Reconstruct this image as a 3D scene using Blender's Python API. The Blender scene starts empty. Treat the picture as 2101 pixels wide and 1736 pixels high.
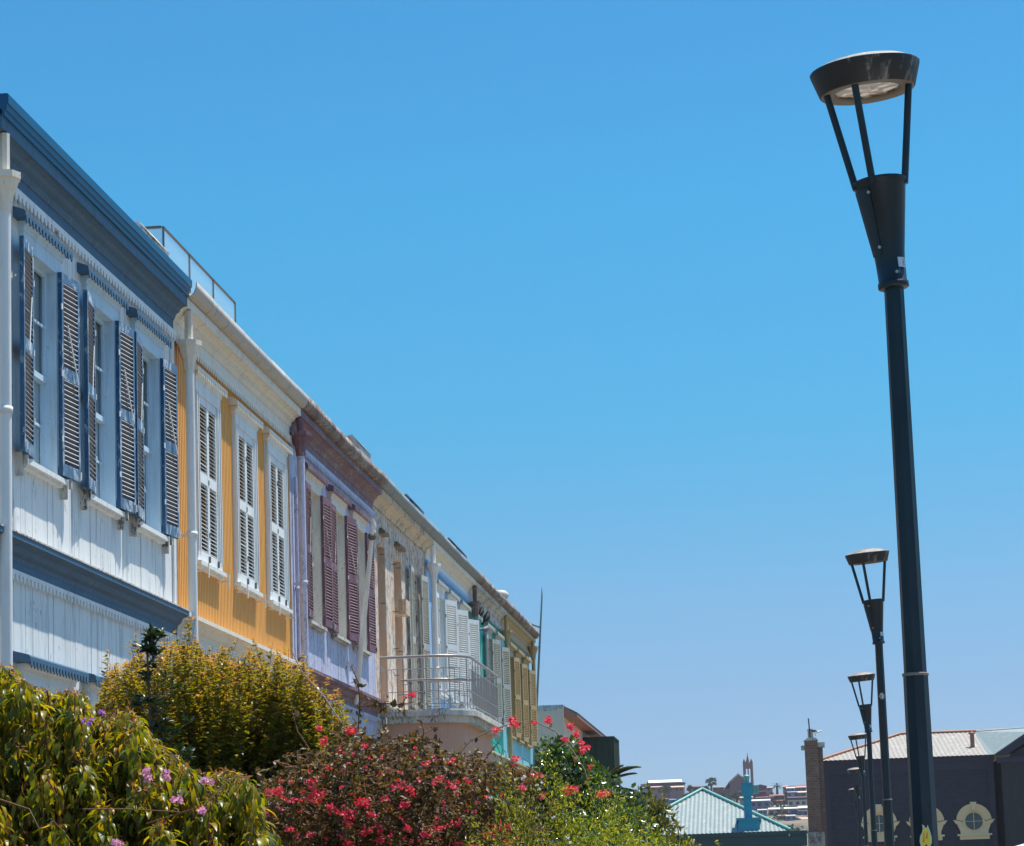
import bpy, math, random
import numpy as np
from mathutils import Vector, Matrix, Euler
rad = math.radians
S = bpy.context.scene
random.seed(7); rng = np.random.default_rng(7)

# ------------------------------------------------------------------ camera
YAW, TILT, ROLL = 0.10608741, 0.13894025, -0.03315605
EYE = Vector((0, 0, 1.7))
cam = bpy.data.cameras.new('camera'); camo = bpy.data.objects.new('camera', cam)
S.collection.objects.link(camo); S.camera = camo
MR = Matrix.Rotation(YAW, 4, 'Z') @ Matrix.Rotation(math.pi / 2 + TILT, 4, 'X') @ Matrix.Rotation(ROLL, 4, 'Z')
camo.matrix_world = Matrix.Translation(EYE) @ MR
FPX = 5000.0
cam.sensor_width = 36; cam.lens = 36 * FPX / 2101
cam.shift_y = 265 / 2101
cam.clip_start = .1; cam.clip_end = 6000
S.render.resolution_x = 1024; S.render.resolution_y = 846
# ------------------------------------------------------------------ world, sun, exposure
SUNV = Vector((1.0, 1.0, 4.3)).normalized()
W = bpy.data.worlds.new('World'); S.world = W; W.use_nodes = True
wn = W.node_tree.nodes; wl = W.node_tree.links
sky = wn.new('ShaderNodeTexSky'); sky.sky_type = 'NISHITA'; sky.sun_disc = False
sky.sun_elevation = math.asin(SUNV.z); sky.sun_rotation = math.atan2(SUNV.x, SUNV.y)
sky.altitude = 50; sky.air_density = 1.0; sky.dust_density = 0.2; sky.ozone_density = 5.0
tint = wn.new('ShaderNodeMix'); tint.data_type = 'RGBA'; tint.blend_type = 'MULTIPLY'; tint.inputs[0].default_value = 1; tint.inputs[7].default_value = (.62, .86, 1.0, 1)
stc = wn.new('ShaderNodeTexCoord'); sxyz = wn.new('ShaderNodeSeparateXYZ'); wl.new(stc.outputs['Generated'], sxyz.inputs[0])
srp = wn.new('ShaderNodeValToRGB'); wl.new(sxyz.outputs['Z'], srp.inputs[0])
SR = [(0, (.25, .325, .48)), (.047, (.262, .335, .475)), (.077, (.275, .35, .46)), (.118, (.268, .405, .48)), (.15, (.225, .44, .50)), (.189, (.178, .49, .535)), (.277, (.170, .55, .60)), (.35, (.170, .53, .61)), (.55, (.48, .84, .92)), (1, (.56, .95, 1))]
while len(srp.color_ramp.elements) < len(SR): srp.color_ramp.elements.new(.5)
for e_, (p_, c_) in zip(srp.color_ramp.elements, SR): e_.position = p_; e_.color = (*c_, 1)
wl.new(srp.outputs[0], tint.inputs[7])
wl.new(sky.outputs[0], tint.inputs[6]); wl.new(tint.outputs[2], wn['Background'].inputs['Color'])
wn['Background'].inputs['Strength'].default_value = 0.15
sun = bpy.data.lights.new('sun', 'SUN'); suno = bpy.data.objects.new('sun', sun)
S.collection.objects.link(suno); sun.energy = 5.0; sun.angle = rad(.5); sun.color = (1, .94, .84)
suno.rotation_euler = (-SUNV).to_track_quat('-Z', 'Y').to_euler()
S.view_settings.view_transform = 'Standard'; S.view_settings.look = 'None'
S.view_settings.exposure = 0.65; S.view_settings.gamma = 1
S.cycles.volume_bounces = 0

# ------------------------------------------------------------------ helpers
def ray(px, py):
    return MR.to_3x3() @ Vector(((px - 1050.5) / FPX, -(py - 1133) / FPX, -1))
def at(px, py, Y):
    """world point on the vertical plane y=Y seen at a place of the 2101x1736 photo"""
    d = ray(px, py); return EYE + d * (Y / d.y)
def atx(px, py, X):
    d = ray(px, py); return EYE + d * (X / d.x)
def tag(o, label=None, cat=None, group=None, kind=None):
    if label: o['label'] = label
    if cat: o['category'] = cat
    if group: o['group'] = group
    if kind: o['kind'] = kind
    return o
def empty(name, loc=(0, 0, 0), label=None, cat=None, group=None):
    o = bpy.data.objects.new(name, None); S.collection.objects.link(o); o.location = loc
    o.empty_display_size = .2
    return tag(o, label, cat, group)
class MB:
    def __init__(s): s.v = []; s.f = []; s.m = []; s.sm = []
    def add(s, vs, fs, mi=0, smooth=False, T=None):
        n = len(s.v)
        s.v += [tuple(T @ Vector(v)) for v in vs] if T is not None else [tuple(v) for v in vs]
        for f in fs: s.f.append([i + n for i in f]); s.m.append(mi); s.sm.append(smooth)
        return s
    def box(s, x0, y0, z0, x1, y1, z1, mi=0, T=None):
        vs = [(x, y, z) for x in (x0, x1) for y in (y0, y1) for z in (z0, z1)]
        return s.add(vs, [(0, 1, 3, 2), (4, 6, 7, 5), (0, 4, 5, 1), (2, 3, 7, 6), (0, 2, 6, 4), (1, 5, 7, 3)], mi, False, T)
    def prism(s, poly, a, b, axis='y', mi=0, T=None, smooth=False):
        n = len(poly); mk = {'y': lambda p, t: (p[0], t, p[1]), 'x': lambda p, t: (t, p[0], p[1]), 'z': lambda p, t: (p[0], p[1], t)}[axis]
        vs = [mk(p, a) for p in poly] + [mk(p, b) for p in poly]
        s.add(vs, [tuple(range(n)), tuple(range(2 * n - 1, n - 1, -1))], mi, False, T)
        return s.add(vs, [(i, (i + 1) % n, n + (i + 1) % n, n + i) for i in range(n)], mi, smooth, T)
    def tube(s, pts, r, n=8, mi=0, T=None, cap=True, smooth=True):
        pts = [Vector(p) for p in pts]; k = len(pts)
        rs = r if isinstance(r, (list, tuple)) else [r] * k
        vs = []; up = Vector((.13, .21, .97))
        for i, p in enumerate(pts):
            d = (pts[min(i + 1, k - 1)] - pts[max(i - 1, 0)]).normalized()
            a = d.cross(up)
            if a.length < .1: a = d.cross(Vector((1, 0, 0)))
            a.normalize(); b = d.cross(a)
            for j in range(n):
                t = 2 * math.pi * (j + .5) / n; vs.append(p + (a * math.cos(t) + b * math.sin(t)) * rs[i])
        s.add(vs, [(i * n + j, i * n + (j + 1) % n, (i + 1) * n + (j + 1) % n, (i + 1) * n + j) for i in range(k - 1) for j in range(n)], mi, smooth, T)
        if cap: s.add(vs, [tuple(range(n - 1, -1, -1)), tuple(range((k - 1) * n, k * n))], mi, False, T)
        return s
    def lathe(s, prof, n=24, mi=0, T=None, smooth=True, c=(0, 0)):
        vs = [(c[0] + r * math.cos(2 * math.pi * j / n), c[1] + r * math.sin(2 * math.pi * j / n), z) for r, z in prof for j in range(n)]
        k = len(prof)
        return s.add(vs, [(i * n + j, i * n + (j + 1) % n, (i + 1) * n + (j + 1) % n, (i + 1) * n + j) for i in range(k - 1) for j in range(n)], mi, smooth, T)
    def build(s, name, mats, parent=None, loc=None):
        me = bpy.data.meshes.new(name); me.from_pydata(s.v, [], s.f)
        if not isinstance(mats, (list, tuple)): mats = [mats]
        for m in mats: me.materials.append(m)
        me.polygons.foreach_set('material_index', s.m); me.polygons.foreach_set('use_smooth', s.sm); me.update()
        o = bpy.data.objects.new(name, me); S.collection.objects.link(o)
        if parent: o.parent = parent
        if loc is not None: o.location = loc
        return o

def new_mat(name):
    m = bpy.data.materials.new(name); m.use_nodes = True
    nt = m.node_tree; return m, nt, nt.nodes['Principled BSDF']
def ramp(nt, src, stops, interp='LINEAR'):
    r = nt.nodes.new('ShaderNodeValToRGB'); r.color_ramp.interpolation = interp
    el = r.color_ramp.elements
    while len(el) < len(stops): el.new(.5)
    for e, (p, c) in zip(el, stops):
        e.position = p; e.color = (c, c, c, 1) if isinstance(c, (int, float)) else (*c, 1)
    nt.links.new(src, r.inputs[0]); return r.outputs[0]
def noise(nt, scale, mscale=(1, 1, 1), detail=6, rough=.6, dist=0, coord='Object'):
    tc = nt.nodes.new('ShaderNodeTexCoord'); mp = nt.nodes.new('ShaderNodeMapping'); mp.inputs['Scale'].default_value = mscale
    nt.links.new(tc.outputs[coord], mp.inputs[0])
    n = nt.nodes.new('ShaderNodeTexNoise'); n.inputs['Scale'].default_value = scale; n.inputs['Detail'].default_value = detail
    n.inputs['Roughness'].default_value = rough; n.inputs['Distortion'].default_value = dist
    nt.links.new(mp.outputs[0], n.inputs['Vector']); return n.outputs['Fac']
def mixc(nt, fac, a, b, mode='MIX'):
    m = nt.nodes.new('ShaderNodeMix'); m.data_type = 'RGBA'; m.blend_type = mode
    for k, v in ((0, fac), (6, a), (7, b)):
        if isinstance(v, (int, float)): m.inputs[k].default_value = v
        elif isinstance(v, (tuple, list)): m.inputs[k].default_value = (*v, 1)
        else: nt.links.new(v, m.inputs[k])
    return m.outputs[2]
def bump(nt, src, b, strength=.3, dist=.01):
    n = nt.nodes.new('ShaderNodeBump'); n.inputs['Strength'].default_value = strength; n.inputs['Distance'].default_value = dist
    nt.links.new(src, n.inputs['Height']); nt.links.new(n.outputs[0], b.inputs['Normal'])
def paint(name, col, dirt=(.16, .14, .12), under=None, peel=0.0, rough=.6, streak=.35, var=.12, metal=0, fine=26, spec=.4):
    """weathered paint: tonal drift, vertical grime streaks, peeled patches of `under`"""
    m, nt, b = new_mat(name)
    lo = tuple(c * (1 - var) for c in col); hi = tuple(min(.92, c * (1 + var)) for c in col)
    c = mixc(nt, noise(nt, 1.7), lo, hi)
    if streak:
        f = ramp(nt, noise(nt, 9, (1, 1, .09), 5, .65), [(.52, 0.0), (.74, 1.0)])
        f2 = nt.nodes.new('ShaderNodeMath'); f2.operation = 'MULTIPLY'; nt.links.new(f, f2.inputs[0]); f2.inputs[1].default_value = streak
        c = mixc(nt, f2.outputs[0], c, dirt)
    if peel:
        t = .70 - .3 * peel
        f = ramp(nt, noise(nt, fine, (1, 1, .45), 8, .7, .4), [(t, 0.0), (t + .015, 1.0)])
        g = ramp(nt, noise(nt, 2.3, (1, 1, .8), 3), [(.38, 0.0), (.6, 1.0)])
        h = nt.nodes.new('ShaderNodeMath'); h.operation = 'MULTIPLY'; nt.links.new(f, h.inputs[0]); nt.links.new(g, h.inputs[1])
        c = mixc(nt, h.outputs[0], c, under or (.3, .27, .24))
    nt.links.new(c, b.inputs['Base Color']); b.inputs['Roughness'].default_value = rough; b.inputs['Metallic'].default_value = metal
    b.inputs['Specular IOR Level'].default_value = spec
    bump(nt, noise(nt, 30, (1, 1, .25), 6), b, .25, .01)
    return m
def leafmat(name, stops, rough=.35, trans=.35, tcol=None, spec=.5, streak=.0):
    m, nt, b = new_mat(name)
    a = nt.nodes.new('ShaderNodeAttribute'); a.attribute_name = 'rnd'
    c = ramp(nt, a.outputs['Fac'], stops)
    nt.links.new(c, b.inputs['Base Color']); b.inputs['Roughness'].default_value = rough; b.inputs['Specular IOR Level'].default_value = spec
    t = nt.nodes.new('ShaderNodeBsdfTranslucent')
    tc = mixc(nt, 1.0, c, tcol or (1.5, 1.5, .6), 'MULTIPLY'); nt.links.new(tc, t.inputs['Color'])
    mx = nt.nodes.new('ShaderNodeMixShader'); mx.inputs[0].default_value = trans
    nt.links.new(b.outputs[0], mx.inputs[1]); nt.links.new(t.outputs[0], mx.inputs[2])
    nt.links.new(mx.outputs[0], nt.nodes['Material Output'].inputs['Surface'])
    return m
def plain(name, col, rough=.6, metal=0, spec=.5, var=0.0):
    m, nt, b = new_mat(name); b.inputs['Base Color'].default_value = (*col, 1)
    b.inputs['Roughness'].default_value = rough; b.inputs['Metallic'].default_value = metal; b.inputs['Specular IOR Level'].default_value = spec
    if var:
        c = mixc(nt, noise(nt, 6), tuple(x * (1 - var) for x in col), tuple(min(.9, x * (1 + var)) for x in col)); nt.links.new(c, b.inputs['Base Color'])
    return m
# ------------------------------------------------------------------ the setting
m, nt, b = new_mat('earth')
c = mixc(nt, ramp(nt, noise(nt, .02, detail=10), [(.4, 0.0), (.6, 1.0)]), (.16, .12, .08), (.09, .1, .05)); nt.links.new(c, b.inputs['Base Color']); b.inputs['Roughness'].default_value = .95
EARTH = m
m, nt, b = new_mat('paving')
br = nt.nodes.new('ShaderNodeTexBrick'); tc = nt.nodes.new('ShaderNodeTexCoord'); nt.links.new(tc.outputs['Object'], br.inputs['Vector'])
br.inputs['Scale'].default_value = 1.6; br.inputs['Color1'].default_value = (.3, .27, .24, 1); br.inputs['Color2'].default_value = (.24, .22, .2, 1); br.inputs['Mortar'].default_value = (.1, .09, .08, 1)
br.inputs['Mortar Size'].default_value = .015; nt.links.new(br.outputs[0], b.inputs['Base Color']); b.inputs['Roughness'].default_value = .85
PAVE = m
g = MB().add([(-3000, -800, 0), (3000, -800, 0), (3000, 5000, 0), (-3000, 5000, 0)], [(0, 1, 2, 3)]).build('ground', EARTH); tag(g, kind='structure')
g = MB().prism([(-1.0, -12), (6.5, -12), (9.5, 96), (2.4, 96)], .0, .03, 'z').build('path', PAVE); tag(g, kind='structure')
g = MB().box(-1.16, -12, 0, -1.0, 20, .14).build('kerb', plain('kerb_stone', (.35, .33, .3), .9, var=.2)); tag(g, kind='structure')

def hz(x, y):
    t = min(1, max(0, (y - 330) / 330)); h = 25.6 * t
    if y > 670: h += (y - 670) * .004
    h += (math.sin(x * .021 + 1) * .5 + math.sin(x * .053 + y * .02) * .3) * t
    if x < -60: h += min(14, (-60 - x) * .02) * t
    return h - .5
NX, NY = 90, 60
vs = []; fs = []
for j in range(NY):
    for i in range(NX):
        x = -700 + 1400 * i / (NX - 1); y = 300 + 1000 * (j / (NY - 1)) ** 1.3; vs.append((x, y, hz(x, y) + (random.random() - .5) * .5))
for j in range(NY - 1):
    for i in range(NX - 1):
        a = j * NX + i; fs.append((a, a + 1, a + NX + 1, a + NX))
m, nt, b = new_mat('hillside_scrub')
c = ramp(nt, noise(nt, .06, detail=10, rough=.7), [(.35, (.05, .06, .03)), (.5, (.13, .11, .07)), (.65, (.2, .15, .1))]); nt.links.new(c, b.inputs['Base Color']); b.inputs['Roughness'].default_value = .95
g = MB().add(vs, fs, smooth=True).build('hills', m); tag(g, kind='structure')

# ------------------------------------------------------------------ house materials
WHITE_WALL = paint('white_boards', (.71, .73, .72), dirt=(.26, .25, .23), under=(.3, .29, .27), peel=.3, streak=.85, var=.13, fine=9)
WHITE = paint('white_trim', (.73, .75, .74), under=(.33, .3, .26), peel=.22, streak=.4, var=.08)
PALEB = paint('pale_blue_casing', (.50, .65, .76), dirt=(.25, .28, .3), under=(.4, .4, .38), peel=.3, streak=.45, var=.1)
PIPEW = paint('white_pipe', (.73, .73, .71), streak=.3, var=.06, rough=.45)
FADEB = paint('faded_blue_face', (.075, .16, .27), dirt=(.08, .14, .2), under=(.48, .54, .58), peel=.6, streak=.3, var=.25, fine=12)
EDGEB = plain('pale_slat_edge', (.52, .57, .62), .6, var=.2)  # paler strip along the outer edge of each blue slat
EDGEP = plain('pale_plum_edge', (.38, .30, .34), .6, var=.25)  # same strip for the plum slats, paler than the leaf
CREAM = paint('cream_trim', (.76, .69, .58), dirt=(.36, .28, .2), under=(.4, .33, .25), peel=.35, streak=.45, var=.06)
BLUE = paint('slate_blue_trim', (.05, .12, .20), dirt=(.03, .05, .07), under=(.16, .22, .26), peel=.35, streak=.5, var=.25)
BLUESH = paint('shutter_blue', (.012, .075, .165), under=(.26, .36, .42), peel=.45, streak=.15, var=.25)
BLUESLAT = paint('faded_slat', (.13, .135, .16), under=(.5, .54, .58), peel=.2, streak=.4, var=.2)
TEALG = paint('teal_gutter', (.004, .085, .19), dirt=(.01, .05, .09), under=(.05, .25, .33), peel=.2, rough=.4, var=.25)
YELLOW = paint('ochre_yellow_sheet', (.76, .38, .085), dirt=(.42, .22, .07), streak=.45, var=.08, under=(.55, .38, .2), peel=.1)
GALV = paint('galvanised_gutter', (.42, .38, .33), dirt=(.22, .15, .1), streak=.7, var=.2, rough=.5, under=(.25, .2, .16), peel=.25)
RUSTG = paint('rusty_gutter', (.13, .09, .075), dirt=(.25, .12, .06), under=(.40, .35, .31), peel=.7, streak=.6, var=.3, rough=.8)
GREYG = paint('grey_gutter', (.2, .22, .22), dirt=(.1, .09, .08), under=(.35, .33, .3), peel=.3, streak=.5, var=.2, rough=.6)
PURPLE = paint('plum_trim', (.17, .08, .105), dirt=(.08, .05, .05), under=(.33, .25, .22), peel=.6, streak=.3, var=.2)
PLUMSH = paint('plum_shutter', (.16, .07, .10), dirt=(.07, .05, .05), under=(.36, .3, .3), peel=.4, streak=.3, var=.2)
LAV = paint('lavender_boards', (.50, .52, .68), dirt=(.22, .2, .25), under=(.3, .29, .33), peel=.6, streak=.7, var=.08, fine=20)
LBLUE = paint('pale_blue_boards', (.30, .50, .74), under=(.5, .55, .6), peel=.2, streak=.2, var=.08)
TEAL = paint('green_boards', (.02, .42, .33), dirt=(.02, .15, .13), under=(.3, .4, .35), peel=.25, streak=.3, var=.15)
AQUA = paint('aqua_boards', (.18, .52, .60), dirt=(.12, .2, .2), under=(.5, .55, .5), peel=.3, streak=.35, var=.1)
OCHRE = paint('ochre_trim', (.42, .31, .15), dirt=(.2, .14, .08), under=(.3, .27, .2), peel=.35, streak=.4, var=.15)
GREYSH = paint('grey_shutter', (.42, .44, .40), dirt=(.15, .13, .1), under=(.22, .18, .14), peel=.4, streak=.5, var=.15)
OLDWOOD = paint('bare_wood', (.22, .15, .10), dirt=(.08, .06, .05), under=(.4, .33, .27), peel=.4, streak=.6, var=.3, rough=.85)
OLDWHITE = paint('dirty_white_stone', (.56, .54, .49), dirt=(.16, .13, .11), under=(.11, .09, .08), peel=.62, streak=.6, var=.12, rough=.85)
SALMON = paint('salmon_render', (.56, .32, .22), dirt=(.3, .2, .15), under=(.5, .43, .36), peel=.3, streak=.3, var=.1, rough=.85)
TINROOF = paint('tin_roof', (.3, .28, .26), dirt=(.25, .1, .05), streak=.6, var=.2, rough=.6)
INNER = plain('house_inside', (.12, .1, .09), .9)
IRON = plain('old_iron', (.14, .13, .12), .55, .4, var=.3)
STEEL = plain('painted_rail', (.33, .31, .31), .35, .5, var=.15)
# peeling plaster
m, nt, b = new_mat('peeling_plaster')
c = ramp(nt, noise(nt, 3, (1, 1, .35), 6), [(.3, (.62, .52, .42)), (.5, (.66, .6, .52)), (.62, (.60, .38, .25))])
f = ramp(nt, noise(nt, 11, (1, 1, .4), 9, .75, .6), [(.53, 0.0), (.545, 1.0)])
c = mixc(nt, f, c, (.21, .17, .14))
f = ramp(nt, noise(nt, 6, (1, 1, .25), 6, .6, .5), [(.585, 0.0), (.6, 1.0)])
c = mixc(nt, f, c, (.55, .27, .13))
nt.links.new(c, b.inputs['Base Color']); b.inputs['Roughness'].default_value = .9
bump(nt, noise(nt, 17, (1, 1, .4), 9, .75, .6), b, .7, .03)
PLASTER = m
# window glass with pale curtain behind
m, nt, b = new_mat('window_glass')
c = mixc(nt, noise(nt, 3, (1, 1, .2)), (.14, .20, .23), (.36, .45, .48)); nt.links.new(c, b.inputs['Base Color'])
b.inputs['Roughness'].default_value = .06; b.inputs['Specular IOR Level'].default_value = .9
GLASS = m
m, nt, b = new_mat('clear_glass')
b.inputs['Base Color'].default_value = (.75, .9, .92, 1); b.inputs['Roughness'].default_value = .03; b.inputs['Alpha'].default_value = .25
CLEAR = m

XW = -7.08
def teeth(mb, y0, y1, x, z, pitch=.1, depth=.06, wid=.07, mi=0):
    pitch *= 1.18; depth *= 1.25; wid *= 1.1
    n = max(1, int((y1 - y0) / pitch))
    for i in range(n):
        y = y0 + (i + .5) * (y1 - y0) / n; w = wid / 2
        if random.random() < .015: continue
        mb.prism([(y - w, z + .003), (y + w, z + .003), (y + w * .85, z - depth * .6), (y, z - depth), (y - w * .85, z - depth * .6)], x - .012, x, 'x', mi)
def boards(L, wid, jit=.0, gap=.006, y0=0, lift=.004):
    out = []; y = y0
    while y < L - .01:
        w = wid * (1 + jit * (random.random() * 2 - 1)); e = min(L, y + w)
        if L - e < .05: e = L
        out.append((y + gap * random.choice((.4, .7, 1.4, 2.0)), e, random.uniform(0, lift))); y = e
    return out
def ribs(L, pitch=.076):
    out = []; y = 0
    while y < L - .01:
        out.append((y, min(L, y + pitch * .6), 0.0)); out.append((y + pitch * .6, min(L, y + pitch), -.01)); y += pitch
    return [o for o in out if o[1] - o[0] > .002]
def wall_mesh(L, z0, z1, ops, bds, depth=7.5, back=True):
    mb = MB()
    def strip(ya, yb, xa, xb):
        zs = [z0]; o_ = sorted([(o[2], o[3]) for o in ops if o[0] < yb - 1e-4 and o[1] > ya + 1e-4])
        cur = z0
        for a, b_ in o_:
            if a > cur: mb.box(xa, ya, cur, xb, yb, a)
            cur = max(cur, b_)
        if cur < z1: mb.box(xa, ya, cur, xb, yb, z1)
    cuts = sorted({o[0] for o in ops} | {o[1] for o in ops})
    for (ya, yb, dx) in bds:
        ps = [ya] + [c for c in cuts if ya + .002 < c < yb - .002] + [yb]
        for a, b_ in zip(ps, ps[1:]): strip(a, b_, -.035, dx)
    ps = [0] + [c for c in cuts if 0 < c < L] + [L]
    for a, b_ in zip(ps, ps[1:]): strip(a, b_, -.2, -.036)
    # side and back walls
    mb.box(-depth, 0.002, z0, -.201, .12, z1 - .06); mb.box(-depth, L - .12, z0, -.201, L - .002, z1 - .06); mb.box(-depth - .15, .002, z0, -depth - .001, L - .002, z1 - .06)
    return mb

def shutter_mb(w, h, t=.04, mid=.5, slat=.047, ang=38, bar=True, face=False):
    """leaf in its own plane: u along +y from hinge, v up, face towards +x; mats 0 frame, 1 slats, 2 stay bar"""
    mb = MB(); s = .05
    mb.box(0, 0, 0, t, s, h); mb.box(0, w - s, 0, t, w, h)
    if face:
        mb.box(t, .004, .004, t + .0025, s - .002, h - .004, 4); mb.box(t, w - s + .002, .004, t + .0025, w - .004, h - .004, 4)
        for a, b_ in ((0.004, .128), (h * mid - .048, h * mid + .078), (h - .098, h - .004)): mb.box(t, s - .002, a, t + .0025, w - s + .002, b_, 4)
    for hz_ in (.18, .5, .83): mb.box(t, -.012, h * hz_ - .03, t + .008, .02, h * hz_ + .03, 2)
    rails = [(0, .13), (h * mid - .05, h * mid + .08), (h - .1, h)]
    for a, b_ in rails: mb.box(0.001, s, a, t - .001, w - s, b_)
    for (a, b_) in ((rails[0][1], rails[1][0]), (rails[1][1], rails[2][0])):
        n = int((b_ - a) / slat)
        for i in range(n):
            z = a + (i + .5) * (b_ - a) / n; j = random.gauss(0, 2.0) + (random.choice((-12, 10)) if random.random() < .03 else 0)
            T = Matrix.Translation((t / 2, 0, z)) @ Matrix.Rotation(rad(ang + j), 4, 'Y')
            mb.box(-.024, s - .002, -.004, .024, w - s + .002, .004, 1, T)
            if face: mb.box(.0241, s, -.0045, .027, w - s, .0045, 3, T)
    if bar:
        mb.tube([(t + .012, w * .5 - .1, h * mid + .52), (t + .03, w * .5 + .12, h * mid - .05)], .007, 5, 2)
    mb.box(t, w - .05, .02, t + .025, w - .03, .1, 2)
    return mb
def shutter(parent, name, hx, hy, z, w, h, dirn, mats, **k):
    """dirn: direction of the leaf from its hinge, degrees from +y (leaf lying on the wall to the right of the hinge), positive swings out to +x"""
    mb = shutter_mb(w, h, **k)
    if abs(dirn) > 90:   # leaf to the left: mirror it so its face stays outward
        mb.v = [(x, -y, zz) for x, y, zz in mb.v]; mb.f = [f[::-1] for f in mb.f]
        T = Matrix.Translation((hx, hy, z)) @ Matrix.Rotation(rad(180 - dirn), 4, 'Z')
    else:
        T = Matrix.Translation((hx, hy, z)) @ Matrix.Rotation(rad(-dirn), 4, 'Z')
    mb.v = [tuple(T @ Vector(v)) for v in mb.v]
    return mb.build(name, mats, parent)

def window(root, yc, z0, z1, w, st):
    """st: dict(frame, hood, hoodmat, style, shut mats...) window = casing mesh with sub-parts"""
    F = st['frame']; c = st.get('casing', .16); a, b_ = yc - w / 2, yc + w / 2
    mb = MB(); p = .05
    e_ = .004; mb.box(-.12, a - c, z0 - .02, p, a + e_, z1 + .02); mb.box(-.12, b_ - e_, z0 - .02, p, b_ + c, z1 + .02)
    mb.box(-.12, a - c - .005, z1 - .004, p + .004, b_ + c + .005, z1 + .15)
    mb.box(p, a - .05, z0 + .1, p + .012, a - .03, z1 + .02); mb.box(p, b_ + .03, z0 + .1, p + .012, b_ + .05, z1 + .02)
    mb.box(p + .001, a - c + .02, z0 + .1, p + .015, a - c + .045, z1 + .02); mb.box(p + .001, b_ + c - .045, z0 + .1, p + .015, b_ + c - .02, z1 + .02)
    mb.prism([(-.02, z1 + .15), (p + .012, z1 + .15), (p + .02, z1 + .19), (p + .05, z1 + .22), (p + .055, z1 + .24), (-.02, z1 + .24)], a - c - .045, b_ + c + .045)
    if st['style'] == 'ruin':
        mb = MB(); mb.box(-.2, a, z0, -.16, a + .05, z1); mb.box(-.2, b_ - .05, z0, -.16, b_, z1); mb.box(-.2, a + .05, z1 - .06, -.16, b_ - .05, z1)
        mb.box(-.2, yc - .03, z0, -.165, yc + .03, z1 - .06)
    wn_ = mb.build('window', F, root)
    if st.get('hood', True):
        h = MB(); hw = st.get('hoodw', 1.6) / 2; zt = z1 + .32; pr = st.get('hp', .13)
        h.prism([(-.01, z1 + .243), (pr - .015, z1 + .243), (pr, z1 + .25), (pr, zt - .03), (pr - .02, zt - .01), (.0, zt + .03), (-.01, zt + .03)], yc - hw, yc + hw)
        teeth(h, yc - hw, yc + hw, pr + .002, z1 + .252, .085, .055, .06)
        h.build('hood', st.get('hoodmat', F), wn_)
    if st.get('sill', True):
        s = MB(); s.box(-.05, a - c - .03, z0 - .07, .10, b_ + c + .03, z0 - .021); s.box(-.03, a - c, z0 - .1, .06, b_ + c, z0 - .071)
        s.build('sill', st.get('sillmat', F), wn_)
    if st.get('brackets'):
        for y in (a - c - .12, b_ + c + .10):
            q = MB(); q.box(0, y - .022, z0 - .2, .07, y + .022, z0 + .03); q.box(.0901, y - .012, z0 - .1, .12, y + .02, z0 + .02)
            q.build('bracket', OLDWHITE, wn_)
    if st['style'] in ('sash', 'open'):
        f = MB(); x = -.05
        for (za, zb, dx) in ((z0, z0 + (z1 - z0) * .47, -.03), (z0 + (z1 - z0) * .45, z1, 0)):
            f.box(x + dx - .03, a + .005, za, x + dx, a + .06, zb); f.box(x + dx - .03, b_ - .06, za, x + dx, b_ - .005, zb)
            f.box(x + dx - .031, a + .06, za, x + dx + .001, b_ - .06, za + .06); f.box(x + dx - .031, a + .06, zb - .055, x + dx + .001, b_ - .06, zb)
            f.box(x + dx - .025, yc - .014, za + .06, x + dx - .004, yc + .014, zb - .055)
            f.box(x + dx - .024, a + .06, (za + zb) / 2 - .013, x + dx - .005, b_ - .06, (za + zb) / 2 + .013)
        f.build('sash', st.get('sash', F), wn_)
        MB().box(x - .075, a, z0, x - .065, b_, z1).build('pane', GLASS, wn_)
    S3 = st.get('sh')
    if S3:
        mats, kind = S3; hh = z1 - z0 - .03
        if kind == 'wide':      # both leaves swung back against the wall
            for side in (-1, 1):
                o = st.get('swing', 6); o = o[0 if side < 0 else 1] if isinstance(o, tuple) else o
                shutter(wn_, 'shutter', .06, yc + side * (w / 2 + .02), z0 + .0, w / 2 + .02, hh + .04, o if side > 0 else 180 - o, mats, ang=-38, bar=st.get('bar', True), face=len(mats) > 3)
        elif kind == 'closed':
            for side in (-1, 1):
                mb = shutter_mb(w / 2 - .008, hh + .02, bar=False)
                off = yc - w / 2 + .005 if side < 0 else yc + .002
                mb.v = [(x + .0, y + off, z + z0 + .005) for x, y, z in mb.v]; mb.build('shutter', mats, wn_)
        elif kind == 'out':     # leaves standing straight out from the wall
            for side in (-1, 1):
                ang = st.get('outang', (95, 85)); ang = ang[0 if side < 0 else 1]
                shutter(wn_, 'shutter', .06, yc + side * (w / 2 + .02), z0, w / 2 + .02, hh + .04, ang, mats, bar=False)
    return wn_

def downpipe(root, y, z1, mat, hopmat, name='downpipe', p=.17, r=.058, z0=0.1, hop=True):
    mb = MB(); mb.tube([(p, y, z0), (p, y, z1 - .3)], r, 14)
    for z in (1.4, 3.3, 6.2 + random.uniform(-.1, .4)): mb.lathe([(r + .002, z - .03), (r + .012, z - .028), (r + .012, z + .028), (r + .002, z + .03)], 14, c=(p, y)); mb.box(0, y + r, z - .015, p, y + r + .015, z + .015)
    d = mb.build(name, mat, root)
    if hop:
        h = MB(); h.lathe([(r, z1 - .5), (r + .01, z1 - .49), (r + .03, z1 - .35), (r + .075, z1 - .24), (r + .08, z1 - .2), (r + .1, z1 - .19), (r + .1, z1 - .13), (r + .02, z1 - .128), (r - .005, z1 - .125), (r - .005, 8.87)], 8, c=(p, y), smooth=False)
        h.build('hopper', hopmat, d)
    return d

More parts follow.
